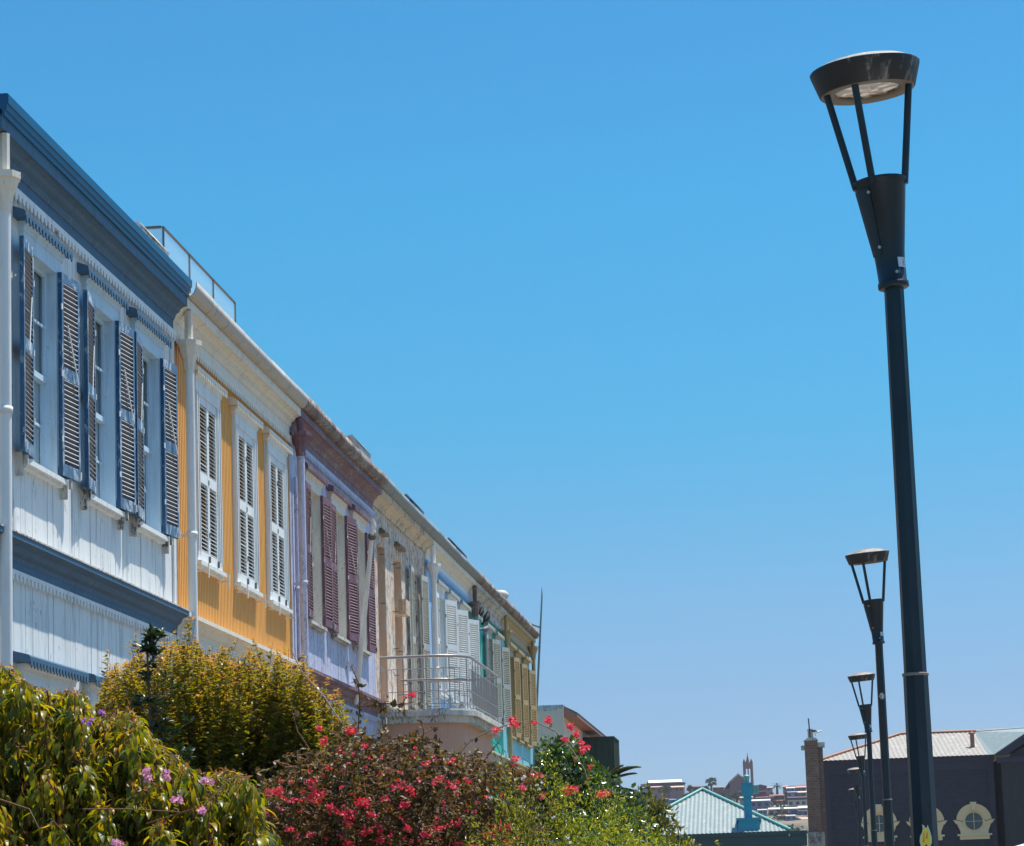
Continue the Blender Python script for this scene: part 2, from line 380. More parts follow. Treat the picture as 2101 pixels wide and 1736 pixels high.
ROOF = 9.08
def house(name, label, y0, y1, cfg):
    L = y1 - y0; root = empty(name, (XW, y0, 0), label, 'house', 'terraced houses in a row')
    ops = []
    for wd in cfg['win'] + cfg.get('low', []):
        ops.append((wd[0] - y0 - wd[3] / 2, wd[0] - y0 + wd[3] / 2, wd[1], wd[2]))
    wb = wall_mesh(L, 0, 8.72, ops, cfg['boards'](L)); wb.build('wall', cfg['wall'], root)
    # roof behind the gutter
    r = MB(); r.prism([(.14, ROOF - .06), (.14, ROOF - .02), (-3.9, ROOF + .62), (-7.9, ROOF - .02), (-7.9, ROOF - .06)], .01, L - .01)
    r.build('roof', TINROOF, root)
    T = cfg['trim']
    top = MB(); top.prism([(0.004, 8.721), (0.03, 8.721), (.05, 8.76), (.055, 8.79), (.10, 8.82), (.12, 8.86), (.16, 8.88), (.20, 8.885), (.20, ROOF - .085), (0.004, ROOF - .085)], 0, L)
    top.build('cornice', cfg.get('cornice', T), root)
    fz = MB(); fz.box(0.006, .003, 8.58, .022, L - .003, 8.72)
    if not cfg.get('bare'): fz.build('frieze', cfg.get('frieze', T), root)
    bd = MB(); zb = 8.52; bd.box(0.006, .004, zb, .056, L - .004, 8.579); teeth(bd, 0, L, .057, zb + .004, .1, .062)
    if not cfg.get('bare'): bd.build('scalloped_trim', cfg.get('band', T), root)
    # gutter
    gm = cfg['gutter']; gt = MB()
    if cfg.get('gshape') == 'box':
        gt.prism([(.201, ROOF - .08), (.225, ROOF - .08), (.228, ROOF - .03), (.245, ROOF - .025), (.248, ROOF + .03), (.262, ROOF + .035), (.265, ROOF + .12), (.25, ROOF + .13), (.14, ROOF + .13), (.14, ROOF - .019), (.201, ROOF - .019)], .0, L)
    else:
        R_ = .112; zc = ROOF + .10; pr = [(.2 + R_ + R_ * math.cos(t), zc + R_ * 1.55 * math.sin(t)) for t in [math.pi + math.pi * k / 8 for k in range(9)]]
        pr += [(x_ , z_) for x_, z_ in [(pr[-1][0] - .012, pr[-1][1])]] + [(.2 + R_ + (R_ - .012) * math.cos(t), zc + (R_ * 1.55 - .012) * math.sin(t)) for t in [2 * math.pi - math.pi * k / 8 for k in range(1, 8)]] + [(.212, zc)]
        pr = [(x_ - .1, z_) for x_, z_ in pr]
        n = 8
        for k in range(n):
            a, b_ = L * k / n, L * (k + 1) / n; dz = cfg.get('sag', 0) * math.sin(math.pi * (k + .5) / n)
            gt.prism([(x_, z_ - dz + random.uniform(-1, 1) * cfg.get('rag', 0)) for x_, z_ in pr], a, b_ + (.0 if k == n - 1 else .02), smooth=True)
    gt.build('gutter', gm, root)
    # ledge between the storeys
    M = cfg.get('ledge', T)
    led = MB(); led.prism([(0.004, 4.94), (.02, 4.94), (.03, 4.99), (.07, 5.02), (.09, 5.07), (.14, 5.09), (.17, 5.10), (.17, 5.15), (.0, 5.17), (.004, 5.14)], 0, L)
    led.build('ledge', M, root)
    if cfg.get('ledgecap'): MB().prism([(.004, 5.176), (.178, 5.152), (.178, 5.168), (.004, 5.2)], .002, L - .002).build('ledge_flashing', cfg['ledgecap'], root)
    lf = MB(); lf.box(.006, .003, 4.86, .018, L - .003, 4.939); lf.build('ledge_frieze', cfg.get('frieze', T), root)
    lt = MB(); lt.box(.006, .004, 4.82, .045, L - .004, 4.859); teeth(lt, 0, L, .046, 4.824, .1, .06); lt.build('ledge_scalloped_trim', cfg.get('band', T), root)
    for wd in cfg['win']: window(root, wd[0] - y0, wd[1], wd[2], wd[3], wd[4])
    for wd in cfg.get('low', []): window(root, wd[0] - y0, wd[1], wd[2], wd[3], wd[4])
    if 'pipe' in cfg: downpipe(root, cfg['pipe'][0] - y0, cfg.get('hopz', 8.62), cfg['pipe'][1], cfg['pipe'][2])
    return root
def skylight_px(root, x0, x1, y0_, y1_, mat, glass, X=-7.5):
    a = atx(x0, y1_, X); b_ = atx(x1, y1_, X); t = atx((x0 + x1) / 2, y0_ - 9, X); z = (a.z + b_.z) / 2
    return skylight(root, X - XW, a.y - root.location.y, z - .05, .6, b_.y - a.y, t.z - z + .05, mat, glass)
def skylight(root, x, y, z, lx, ly, h, mat, glass):
    mb = MB(); mb.prism([(x - lx, z - .5), (x, z - .5), (x, z + h * .55), (x - lx * .25, z + h), (x - lx, z + h * .8)], y, y + ly); s = mb.build('skylight', mat, root)
    MB().prism([(x + .003, z + h * .57), (x - lx * .25, z + h + .012), (x - lx * .25, z + h + .03), (x + .02, z + h * .57)], y + .03, y + ly - .03).build('pane', glass, s)
    return s
# ------------------------------------------------------------------ the terrace of houses
stB = dict(frame=PALEB, sillmat=WHITE, hoodmat=BLUE, style='sash', sh=((BLUESH, BLUESLAT, WHITE, EDGEB, FADEB), 'wide'), swing=6, brackets=True, hp=.13, hoodw=1.6)
stBl = dict(frame=WHITE, hoodmat=BLUE, style='sash', hoodw=1.95, hp=.17, casing=.22)
b0 = house('terraced_house', 'white boarded house with slate blue cornice and blue louvred shutters, nearest in the row', 21.2, 28.32, dict(
    wall=WHITE_WALL, boards=lambda L: boards(L, .24, .45, .009), trim=BLUE, frieze=BLUE, band=WHITE, gutter=TEALG, gshape='box', ledgecap=OLDWHITE,
    win=[(22.93, 5.98, 8.06, .9, stB), (25.08, 5.98, 8.06, .9, stB), (27.03, 5.98, 8.06, .9, stB)],
    low=[(23.05, 1.2, 3.75, 1.2, stBl), (25.25, 1.2, 3.75, 1.2, stBl), (27.3, .1, 3.75, .95, dict(stBl, sill=False, hoodw=1.5))], pipe=(21.36, PIPEW, CREAM)))
MB().box(.004, 6.98, 5.2, .03, 7.118, 8.52).build('corner_board', WHITE, b0)
stY = dict(frame=WHITE, hoodmat=CREAM, style='closed', sh=((WHITE, WHITE, IRON), 'closed'), hoodw=1.66, hp=.12, casing=.18)
y_ = house('terraced_house', 'yellow ribbed house with closed white shutters and a cream cornice', 28.32, 35.37, dict(
    wall=YELLOW, boards=lambda L: ribs(L, .085), trim=CREAM, gutter=GALV, sag=.02, rag=.004,
    win=[(29.97, 5.93, 8.05, .98, stY), (32.2, 5.93, 8.05, .98, stY), (34.27, 5.93, 8.05, .98, stY)],
    low=[(30.0, 1.2, 3.75, 1.1, dict(stY)), (32.2, .1, 3.75, 1.0, dict(stY, sill=False)), (34.3, 1.2, 3.75, 1.1, dict(stY))], pipe=(28.5, PIPEW, CREAM)))
for wy in (29.97, 32.2, 34.27):
    for s_ in (-1, 1):
        h = MB(); h.box(.0, wy - 28.32 + s_ * .56 - .01, 5.78, .16, wy - 28.32 + s_ * .56 + .01, 5.80); h.box(.15, wy - 28.32 + s_ * .56 - .012, 5.7, .165, wy - 28.32 + s_ * .56 + .012, 5.88)
        h.build('shutter_holdback', WHITE, y_)
# glass terrace screen and skylight on the yellow roof
p0 = atx(335, 468, -7.7); p1 = atx(482, 628, -7.7)
rl = MB(); zt = p0.z
ry = [p0.y - y_.location.y + (p1.y - p0.y) * k / 3 for k in range(4)]
X0 = -7.7 - XW
for yy in ry: rl.box(X0 - .012, yy - .014, ROOF + .02, X0 + .012, yy + .014, zt)
rl.box(X0 - .016, ry[0] - .02, zt, X0 + .016, ry[3], zt + .02); rl.box(X0 - 1.6, ry[0] - .019, zt + .001, X0 - .026, ry[0] + .021, zt + .031)
r_ = rl.build('terrace_rail', IRON, y_)
gp = MB(); gp.box(X0 - .006, ry[0] + .03, ROOF + .05, X0 + .006, ry[3] + .02, zt - .02); gp.box(X0 - 1.6, ry[0] - .005, ROOF + .05, X0 - .03, ry[0] + .006, zt - .02); gp.build('glass_panel', CLEAR, r_)
SLATE = plain('slate_blue_metal', (.03, .06, .11), .4, .3, var=.2)
pv = at(322, 500, 28.0)
skylight_px(b0, 306, 347, 484, 530, OLDWHITE, OLDWHITE, -7.45)
stP = dict(frame=CREAM, hoodmat=PURPLE, style='sash', sash=CREAM, sh=((PLUMSH, PLUMSH, OLDWHITE, EDGEP, PLUMSH), 'wide'), swing=(2, 4), hp=.13, hoodw=1.66, sillmat=OLDWHITE)
p_ = house('terraced_house', 'lavender boarded house with plum cornice and open plum shutters', 35.37, 42.85, dict(
    wall=LAV, boards=lambda L: boards(L, .2, .4, .009), trim=PURPLE, band=LAV, gutter=RUSTG, hopz=8.78, sag=.03, rag=.012,
    win=[(37.05, 5.95, 8.02, .95, stP), (39.2, 5.95, 8.02, .95, dict(stP, swing=(0, 9))), (41.2, 5.95, 8.02, .95, stP)],
    low=[(37.1, 1.2, 3.7, 1.1, dict(stP, sh=None)), (39.2, .1, 3.7, 1.0, dict(stP, sh=None, sill=False)), (41.2, 1.2, 3.7, 1.1, dict(stP, sh=None))], pipe=(35.44, LAV, PURPLE)))
downpipe(p_, .22, 8.3, LAV, PURPLE, 'downpipe', .05, .028, 1.0, False)
skylight_px(p_, 738, 761, 914, 942, GALV, GREYG)
# peeling house with balcony
stC = dict(frame=OLDWOOD, style='ruin', hood=False, sill=True, sillmat=OLDWHITE, casing=.025, bar=False)
JAMB = paint('peach_jamb', (.66, .43, .28), dirt=(.4, .3, .22), streak=.5, under=(.6, .55, .48), peel=.6, fine=7)
PLASTC = paint('cracked_cream', (.58, .48, .36), dirt=(.3, .22, .14), under=(.25, .2, .15), peel=.6, streak=.2, var=.15, rough=.9, fine=9)
c_ = house('terraced_house', 'derelict house of peeling cream and salmon plaster with a curved balcony', 42.85, 49.4, dict(
    wall=PLASTER, boards=lambda L: [(0, L, 0.0)], trim=OLDWHITE, cornice=PLASTC, frieze=PLASTC, band=PLASTC, gutter=GREYG, sag=.02, rag=.004,
    bare=True,
    win=[(43.78, 5.2, 8.1, .9, dict(stC, sill=False)), (45.7, 5.2, 8.1, .95, dict(stC, sill=False)), (47.7, 5.2, 8.1, .95, dict(stC, sh=((GREYSH, GREYSH, IRON), 'wide'), swing=(2, 8), sill=False))],
    low=[]))
for k, (yy, bw) in enumerate(((43.78, .5), (45.7, .75))):
    q = MB(); q.box(0, yy - 42.85 - bw / 2, 8.28, .12, yy - 42.85 + bw / 2, 8.34); q.box(0, yy - 42.85 - bw / 2 + .1, 8.34, .06, yy - 42.85 + bw / 2 - .15, 8.40); q.build('broken_hood', OLDWOOD, c_)
    hw_ = .45 if k == 0 else .475; q = MB(); q.box(-.34, yy - 42.85 - hw_, 5.2, -.3, yy - 42.85 + hw_, 8.1); q.box(-.299, yy - 42.85 + hw_ - .02, 5.2, -.004, yy - 42.85 + hw_ - .004, 8.098); q.build('boarded_panel', JAMB, c_)
for zz in (7.0, 6.3, 7.9, 5.8):
    for yy in (.75, 2.15, 2.7, 4.1): 
        if random.random() < .8: MB().box(0, yy, zz, .09, yy + .015, zz + .015).build('iron_peg', IRON, c_)
q = MB(); q.box(-.05, 2.5, 7.0, .2, 3.0, 7.28); q.build('rusty_box', paint('rusted_cream', (.6, .5, .36), dirt=(.3, .12, .05), streak=.8, under=(.3, .12, .05), peel=.6), c_)
skylight_px(c_, 848, 870, 1035, 1058, SLATE, SLATE)
# balcony: plan outline with rounded outer corner
def plan(out, ya, yb, r, n=10):
    pts = [(0.0, ya)]
    pts += [(out - r + r * math.sin(t), ya + r - r * math.cos(t)) for t in [rad(90 * k / n) for k in range(n + 1)]]
    pts += [(out, yb - .5), (out - .06, yb - .2), (out - .3, yb), (0.0, yb)]
    return pts
BY = 43.35 - 42.85; BE = 48.6 - 42.85; BO = 1.58
pl = plan(BO + .1, BY - .05, BE, .7)
sb = MB(); 
def slab(mb, pts, z0, z1, mi=0): mb.prism([(x, y) for x, y in pts], z0, z1, 'z', mi)
slab(sb, plan(BO + .02, BY, BE, .7), 4.78, 4.9); slab(sb, plan(BO + .1, BY - .06, BE + .04, .7), 4.901, 4.99); slab(sb, plan(BO + .06, BY - .03, BE + .02, .7), 4.991, 5.03)
bal = sb.build('balcony', OLDWHITE, c_)
bp = plan(BO, BY, BE - .05, .65)
# resample path
def resample(pts, step):
    out = []; acc = 0
    for a, b_ in zip(pts, pts[1:]):
        a = Vector(a); b_ = Vector(b_); d = (b_ - a).length; t = acc
        while t < d: out.append(tuple(a.lerp(b_, t / d))); t += step
        acc = t - d
    out.append(tuple(pts[-1])); return out
rp = resample(bp, .1)
ra = MB()
ra.tube([(x, y, 5.98) for x, y in rp], .028, 8)
for z, rr in ((5.76, .009), (5.35, .009), (5.12, .011)): ra.tube([(x, y, z) for x, y in rp], rr, 5)
half = [p for p in rp if p[0] > .3][:16]
ra.tube([(x - .04, y + .03, 5.56) for x, y in half], .022, 6)
bars = resample(bp, .105)
for i, (x, y) in enumerate(bars):
    if i % 4 == 0: ra.tube([(x, y, 5.02), (x, y, 5.97)], .010, 5)
    else: ra.tube([(x, y, 5.12), (x, y, 5.76 if i % 5 else 5.5)], .006, 4)
for (i, z) in ((3, 5.48), (3, 5.3), (8, 5.2), (8, 5.06), (13, 5.5), (13, 5.3)):
    if i + 2 < len(bars): ra.tube([(bars[i][0], bars[i][1], z), (bars[i + 1][0], bars[i + 1][1], z), (bars[i + 2][0], bars[i + 2][1], z)], .01, 4)
ra.build('railing', STEEL, bal)
# bay below the balcony
bb = MB(); slab(bb, plan(BO - .14, BY + .06, BE - .1, .6), 4.05, 4.779)
slab(bb, plan(BO - .22, BY + .1, BE - .15, .6), 0, 1.1)
for (yy0, yy1) in ((BY + .1, BY + .4),): bb.box(.001, yy0, 1.1, .45, yy1, 4.05)
bb.box(.6, BY + .12, 1.1, .95, BY + .4, 4.05); bb.box(BO - .45, BY + 1.0, 1.1, BO - .23, BY + 1.6, 4.05); bb.box(BO - .45, BE - 1.0, 1.1, BO - .23, BE - .5, 4.05); bb.box(BO - .45, BY + 2.6, 1.1, BO - .23, BY + 3.0, 4.05)
bay = bb.build('bay', SALMON, c_)
MB().box(.3, BY + .5, 1.101, BO - .5, BE - .3, 4.04).build('pane', GLASS, bay)
MB().box(-.0, BY - .25, 4.62, .12, BY - .06, 4.9).build('corbel', OLDWHITE, c_)
# pale blue house
stL = dict(frame=WHITE, hoodmat=GREYSH, style='sash', bar=False, sh=((WHITE, WHITE, IRON), 'wide'), swing=(2, 23), hoodw=1.5, casing=.14, hp=.14)
l_ = house('terraced_house', 'pale blue house with white shutters swung out, behind the balcony', 49.4, 56.3, dict(
    wall=LBLUE, boards=lambda L: boards(L, .16, .2, .006), trim=WHITE, cornice=CREAM, frieze=WHITE, band=LBLUE, gutter=GREYG, sag=.02, rag=.006,
    win=[(51.2, 5.95, 8.0, .95, stL), (53.1, 5.95, 8.0, .95, stL), (55.1, 5.95, 8.0, .95, stL)],
    low=[(51.2, 1.2, 3.7, 1.0, dict(stL, sh=None)), (55.1, 1.2, 3.7, 1.0, dict(stL, sh=None))], pipe=(49.45, PIPEW, PIPEW)))
skylight_px(l_, 934, 958, 1126, 1147, SLATE, SLATE)
stT = dict(frame=GREYSH, hoodmat=GREYSH, style='sash', bar=False, sh=((GREYSH, GREYSH, IRON), 'wide'), swing=(2, 20), hoodw=1.5, casing=.14, hp=.14)
t_ = house('terraced_house', 'green house with grey shutters and a dirty white cornice', 56.3, 62.8, dict(
    wall=TEAL, boards=lambda L: boards(L, .18, .2, .006), trim=OLDWHITE, cornice=OLDWHITE, gutter=RUSTG, sag=.02, rag=.012,
    win=[(57.3, 5.95, 8.0, .9, dict(stT, sh=((GREYSH, GREYSH, IRON), 'closed'))), (59.85, 5.95, 8.0, .85, stT), (61.9, 5.95, 8.0, .85, stT)],
    low=[(58.5, 1.2, 3.7, 1.0, dict(stT, sh=None))], pipe=(56.35, TEAL, RUSTG)))
cq = atx(1021, 1211, -7.3); cap = MB(); cap.lathe([(0, cq.z), (.2, cq.z - .02), (.3, cq.z - .1), (.28, cq.z - .2), (.2, cq.z - .3), (.2, 8.9)], 12, c=(-7.3 - XW, cq.y - 56.3)); cap.build('roof_vent', OLDWHITE, t_)
stO = dict(frame=OCHRE, hoodmat=OCHRE, style='sash', bar=False, sh=((OCHRE, OCHRE, IRON), 'wide'), swing=(3, 12), hoodw=1.6, casing=.16, hp=.16)
o_ = house('terraced_house', 'aqua house with ochre cornice and ochre shutters, last of the row', 62.8, 70.3, dict(
    wall=AQUA, boards=lambda L: boards(L, .2, .2, .006), trim=OCHRE, gutter=RUSTG, sag=.0, rag=.014,
    win=[(64.7, 5.85, 8.0, .95, stO), (66.7, 5.85, 8.0, .95, dict(stO)), (68.7, 5.85, 8.0, .95, dict(stO, swing=(3, 15)))],
    low=[(65.5, 1.2, 3.7, 1.0, dict(stO, sh=None))], pipe=(62.9, OCHRE, OCHRE)))
downpipe(o_, 6.95, 8.86, OCHRE, OCHRE)

# flagpole on the lavender house
q0 = Vector((XW + .05, 40.4, 4.95)); q1 = atx(764, 1092, -6.35)
fp = MB(); fp.tube([q0, q0.lerp(q1, .5), q1], [.05, .045, .035], 10)
d = (q1 - q0).normalized(); fp.tube([q1, q1 + d * .02, q1 + d * .05, q1 + d * .1, q1 + d * .16, q1 + d * .24], [.055, .055, .03, .055, .04, .004], 10)
f = fp.build('flagpole', WHITE); tag(f, 'slanting white flagpole with a pointed finial in front of plum shutters', 'flagpole')
fp = MB(); fp.lathe([(.06, 0), (.07, .02), (.07, .06), (.052, .08)], 10, T=Matrix.Translation(q1 - d * .12) @ d.to_track_quat('Z', 'Y').to_matrix().to_4x4()); fp.build('collar', IRON, f)
# mast behind the last house
ms = MB(); a = at(1112, 1222, 70.9); b_ = at(1096, 1560, 70.9)
d = b_ - a; base = a + d * ((a.z - .0) / (a.z - b_.z))
ms.tube([a + Vector((0, 0, .25)), a, a + d * .3, base], [.004, .022, .032, .036], 8)
k = at(1107, 1287, 70.9); ms.tube([k, Vector((XW + .05, 70.2, k.z + .05))], .03, 6)
o = ms.build('metal_mast', plain('weathered_green_pole', (.2, .24, .22), .6, .3, var=.2)); tag(o, 'thin leaning metal mast with pointed tip beside the last aqua house', 'mast')
# cream house beyond
Yh = 75.0; zt = at(1155, 1447, Yh).z; xf = at(1155, 1445, Yh).x
GREIGE = paint('greige_render', (.74, .56, .44), streak=.25, var=.06, rough=.9)
r = empty('rendered_house', (xf, Yh, 0), 'grey rendered house with red eaves beyond the terrace', 'house')
wb = wall_mesh(13, 0, zt - .1, [(1.2, 2.6, zt - 2.6, zt - 1.0), (4, 5.4, zt - 2.6, zt - 1.0), (8, 9.4, zt - 2.6, zt - 1.0)], [(0, 13, 0.0)]); wb.build('wall', GREIGE, r)
MB().box(-7, .001, zt - .158, .01, .119, zt + .02).build('parapet', OLDWHITE, r)
PINK = paint('pink_soffit', (.40, .17, .13), streak=.2)
rf = MB(); rf.prism([(.42, zt - .36), (.42, zt - .28), (.0, zt - .04), (-3.5, zt - .06), (-7.0, zt - .08), (-7.0, zt - .1), (-.0, zt - .1), (.0, zt - .36)], .13, 13.2); rf.build('roof', PINK, r)
MB().prism([(.425, zt - .28), (.44, zt - .24), (0, zt + .0), (0, zt - .03)], .121, 13.3).build('roof_edge', RUSTG, r)
for y0_ in (1.2, 4.0, 8.0):
    w_ = MB(); w_.box(-.12, y0_, zt - 2.6, -.08, y0_ + .07, zt - 1); w_.box(-.12, y0_ + 1.33, zt - 2.6, -.08, y0_ + 1.4, zt - 1); w_.box(-.121, y0_, zt - 1.07, -.079, y0_ + 1.4, zt - 1.0); w_.box(-.12, y0_ + .66, zt - 2.6, -.08, y0_ + .74, zt - 1.07)
    ww = w_.build('window', IRON, r); MB().box(-.16, y0_ + .01, zt - 2.59, -.13, y0_ + 1.39, zt - 1.01).build('pane', GLASS, ww)
NET = paint('dark_green_net', (.03, .06, .045), dirt=(.12, .09, .06), streak=.5, var=.4, rough=.9)
pa = at(1172, 1492, 84); pb = at(1214, 1492, 84)
n_ = MB()
n_.box(.05, 7.0, zt - 2.3, 1.05, 9.5, zt - .62)
for k in range(6): n_.box(1.051, 7.0 + k * .5, zt - 2.3, 1.07, 7.03 + k * .5, zt - .6); n_.box(.05 + k * .2, 6.97, zt - 2.3, .07 + k * .2, 6.999, zt - .6)
n_.box(.04, 6.96, zt - .619, 1.08, 9.52, zt - .58)
n_.build('netted_balcony', NET, r)
n_ = MB(); n_.box(.05, 9.6, zt - 3.9, 1.9, 12, zt - 2.4); n_.box(.04, 7.0, zt - 4.0, 1.3, 9.6, zt - 2.5)
for k in range(8): n_.box(.1 + k * .22, 9.57, zt - 3.9, .12 + k * .22, 9.599, zt - 2.36)
n_.build('netted_balcony', NET, r)
# pigeons on the green house
BIRD = plain('black_plumage', (.012, .012, .014), .85, var=.3); BIRD2 = plain('slate_plumage', (.1, .12, .16), .5, var=.3)
def bird(px, py, X, label, mat, s=1.0, face=1, horiz=0):
    q = atx(px, py, X)
    m_ = MB(); u = [(-.13, .0), (-.09, .045), (-.03, .09), (.03, .14), (.07, .19), (.085, .235), (.1, .26)]
    if horiz: u = [(-.2, .1), (-.1, .09), (-.03, .09), (.04, .11), (.09, .14), (.12, .17), (.14, .19)]
    pts = [(face * .35 * a * s, face * a * s, b_ * s) for a, b_ in u]
    m_.tube(pts, [.014 * s, .04 * s, .068 * s, .072 * s, .05 * s, .038 * s, .022 * s], 10)
    m_.tube([pts[-1], (pts[-1][0] * 1.12, pts[-1][1] + face * .035 * s, pts[-1][2] - .006)], [.012 * s, .002], 5)
    m_.tube([pts[0], (pts[0][0] * 1.5, pts[0][1] - face * .08 * s, pts[0][2] - .04 * s)], [.022 * s, .026 * s], 6)
    for e in (-.02, .02): m_.tube([(e, .0, .06 * s), (e, .01, -.03)], .006, 4)
    o = m_.build('pigeon', mat, None, (q.x, q.y, q.z - .1 * s)); return tag(o, label, 'bird', 'pigeons on the green house')
bird(986.5, 1258, -6.93, 'black pigeon on the left, sitting upright on the hood over the closed grey shutters', BIRD, 1.0)
bird(998, 1269, -6.93, 'larger black pigeon perched just right of the other black one', BIRD, 1.15)
bird(996, 1291, -6.9, 'slate grey pigeon on top of an open grey shutter', BIRD2, 1.0, 1, 1)
# ------------------------------------------------------------------ street lamps
m, nt, b = new_mat('lamp_paint')
c = mixc(nt, ramp(nt, noise(nt, 5, (1, 1, .3), 8, .7), [(.3, 0.0), (.7, 1.0)]), (.005, .013, .020), (.014, .030, .042)); c = mixc(nt, ramp(nt, noise(nt, 34, (1, 1, .35), 8, .75), [(.68, 0.0), (.71, .7)]), c, (.09, .12, .13)); nt.links.new(c, b.inputs['Base Color'])
b.inputs['Roughness'].default_value = .36; b.inputs['Specular IOR Level'].default_value = .3
bump(nt, noise(nt, 60), b, .08, .004); LAMP = m
m, nt, b = new_mat('lamp_head_paint')
f = ramp(nt, noise(nt, 13, (1, 1, .10), 6, .7), [(.56, 0.0), (.70, 1.0)]); c = mixc(nt, f, (.006, .009, .014), (.24, .24, .23))
f = ramp(nt, noise(nt, 8, (1, 1, .3), 8, .7), [(.6, 0.0), (.66, .8)]); c = mixc(nt, f, c, (.03, .03, .03))
nt.links.new(c, b.inputs['Base Color']); b.inputs['Roughness'].default_value = .5; LHEAD = m
m, nt, b = new_mat('lamp_dome')
f = ramp(nt, noise(nt, 9, (1, 1, 1), 9, .7), [(.42, 0.0), (.62, 1.0)]); c = mixc(nt, f, (.14, .12, .10), (.36, .33, .29))
f = ramp(nt, noise(nt, 30, detail=4), [(.62, 0.0), (.66, 1.0)]); c = mixc(nt, f, c, (.1, .085, .07))
nt.links.new(c, b.inputs['Base Color']); b.inputs['Roughness'].default_value = .7; LDOME = m
LUNDER = plain('lamp_underside', (.19, .165, .14), .7, var=.25)
m, nt, b = new_mat('lamp_lens')
c = ramp(nt, noise(nt, 7, (1, 1, 1), 3, .5, 1.5), [(.38, (.07, .08, .08)), (.5, (.32, .2, .08)), (.6, (.75, .7, .6))]); nt.links.new(c, b.inputs['Base Color'])
b.inputs['Roughness'].default_value = .08; b.inputs['Metallic'].default_value = .4; LLENS = m
BOLT = plain('bolt_steel', (.45, .43, .4), .35, .9); LABELM = plain('label_silver', (.45, .52, .55), .3, .3, var=.15)
INK = plain('label_ink', (.06, .06, .07), .6); SPLAT = paint('torn_sticker', (.6, .6, .6), under=(.03, .04, .05), peel=.7, streak=0, fine=60)
def lamp(label):
    r = empty('street_lamp', (0, 0, 0), label, 'street lamp', 'street lamps along the promenade')
    p = MB(); p.tube([(0, 0, .02), (0, 0, 2.86)], [.088, .072], 8, smooth=False); p.tube([(0, 0, 2.86), (0, 0, 5.2)], [.066, .058], 8, smooth=False)
    pole = p.build('pole', LAMP, r)
    q = MB(); q.lathe([(.06, 2.85), (.076, 2.852), (.078, 2.86), (.076, 2.868), (.06, 2.87)], 16); q.build('joint_ring', LUNDER, pole)
    q = MB(); q.lathe([(.0, .0), (.2, .0), (.2, .03), (.1, .05), (.09, .16)], 16); q.build('base_flange', LAMP, pole)
    T = Matrix.Translation((0, 0, 5.16)) @ Matrix.Rotation(rad(-4.3), 4, 'Y')
    c_ = MB(); c_.lathe([(.0, 0), (.082, 0), (.092, .006), (.092, .035), (.084, .037), (.088, .17), (.093, .22), (.150, .62), (.165, .64), (.170, .655), (.165, .66), (.0, .662)], 20, T=T)
    hs = c_.build('housing', LAMP, r)
    T2 = T @ Matrix.Rotation(rad(214), 4, 'Z')
    d_ = MB()
    for (za, zb, ra_, rb_) in ((.2, .6, .093, .151),):
        vs = []; fs = []; K = 6
        for i, (z, rr) in enumerate(((za, ra_ + .004), (zb, rb_ + .004))):
            for k in range(K + 1):
                t = rad(-26 + 52 * k / K); vs.append((rr * math.cos(t), rr * math.sin(t), z)); 
        fs = [(k, k + 1, K + 2 + k, K + 1 + k) for k in range(K)]
        d_.add(vs, fs, 0, True, T2); vs2 = [(x * .93, y * .93, z) for x, y, z in vs]; d_.add(vs + vs2, [(0, K + 1, K + 1 + 2 * K + 2, 2 * K + 2), (K, 2 * K + 1, 4 * K + 3, 3 * K + 2), tuple(range(K + 1)) + tuple(range(3 * K + 2, 2 * K + 1, -1))], 0, False, T2)
    d_.build('access_door', LAMP, hs)
    for (ang, z, rr) in ((238, .57, .150), (238, .24, .103), (285, .08, .087)):
        t = rad(ang); bm = MB(); q = T @ Vector((rr * math.cos(t), rr * math.sin(t), z)); n_ = (T.to_3x3() @ Vector((math.cos(t), math.sin(t), 0)))
        bm.tube([q - n_ * .004, q + n_ * .008], .010, 8); bm.build('bolt', BOLT, hs)
    # small silver data label
    lb = MB(); 
    vs = []; K = 4
    for z in (.11, .17):
        for k in range(K + 1):
            t = rad(296 + 38 * k / K); vs.append((.0905 * math.cos(t), .0905 * math.sin(t), z))
    lb.add(vs, [(k, k + 1, K + 2 + k, K + 1 + k) for k in range(K)], 0, True, T)
    for k in range(6):
        t0, t1 = rad(316), rad(330); z = .118 + k * .008
        lb.add([(.0915 * math.cos(t0), .0915 * math.sin(t0), z), (.0915 * math.cos(t1), .0915 * math.sin(t1), z), (.0915 * math.cos(t1), .0915 * math.sin(t1), z + .004), (.0915 * math.cos(t0), .0915 * math.sin(t0), z + .004)], [(0, 1, 2, 3)], 1, False, T)
    lb.build('label', [LABELM, INK], hs)
    for ang in (250, 192, 345, 90):
        if ang == 90: continue
        t = rad(ang); s_ = MB(); s_.tube([(.148 * math.cos(t), .148 * math.sin(t), .62), (.255 * math.cos(t), .255 * math.sin(t), 1.24)], .0215, 10, T=T); s_.build('strut', LAMP, r)
    TH = T @ Matrix.Translation((0, 0, 1.22)) @ Matrix.Rotation(rad(4.2), 4, 'X') @ Matrix.Translation((0, 0, -1.2))
    h_ = MB(); h_.lathe([(.255, 1.20), (.283, 1.20), (.288, 1.206), (.328, 1.332), (.331, 1.344), (.326, 1.349), (.31, 1.352)], 40, T=TH)
    hd = h_.build('lamp_head', LHEAD, r)
    dm = MB(); dm.lathe([(.318, 1.351), (.27, 1.375), (.18, 1.40), (.08, 1.412), (.03, 1.415), (.028, 1.423), (.0, 1.424)], 40, T=TH); dm.build('dome', LDOME, hd)
    un = MB(); un.lathe([(.284, 1.201), (.276, 1.199), (.20, 1.203), (.197, 1.215)], 40, T=TH); un.build('underside', LUNDER, hd)
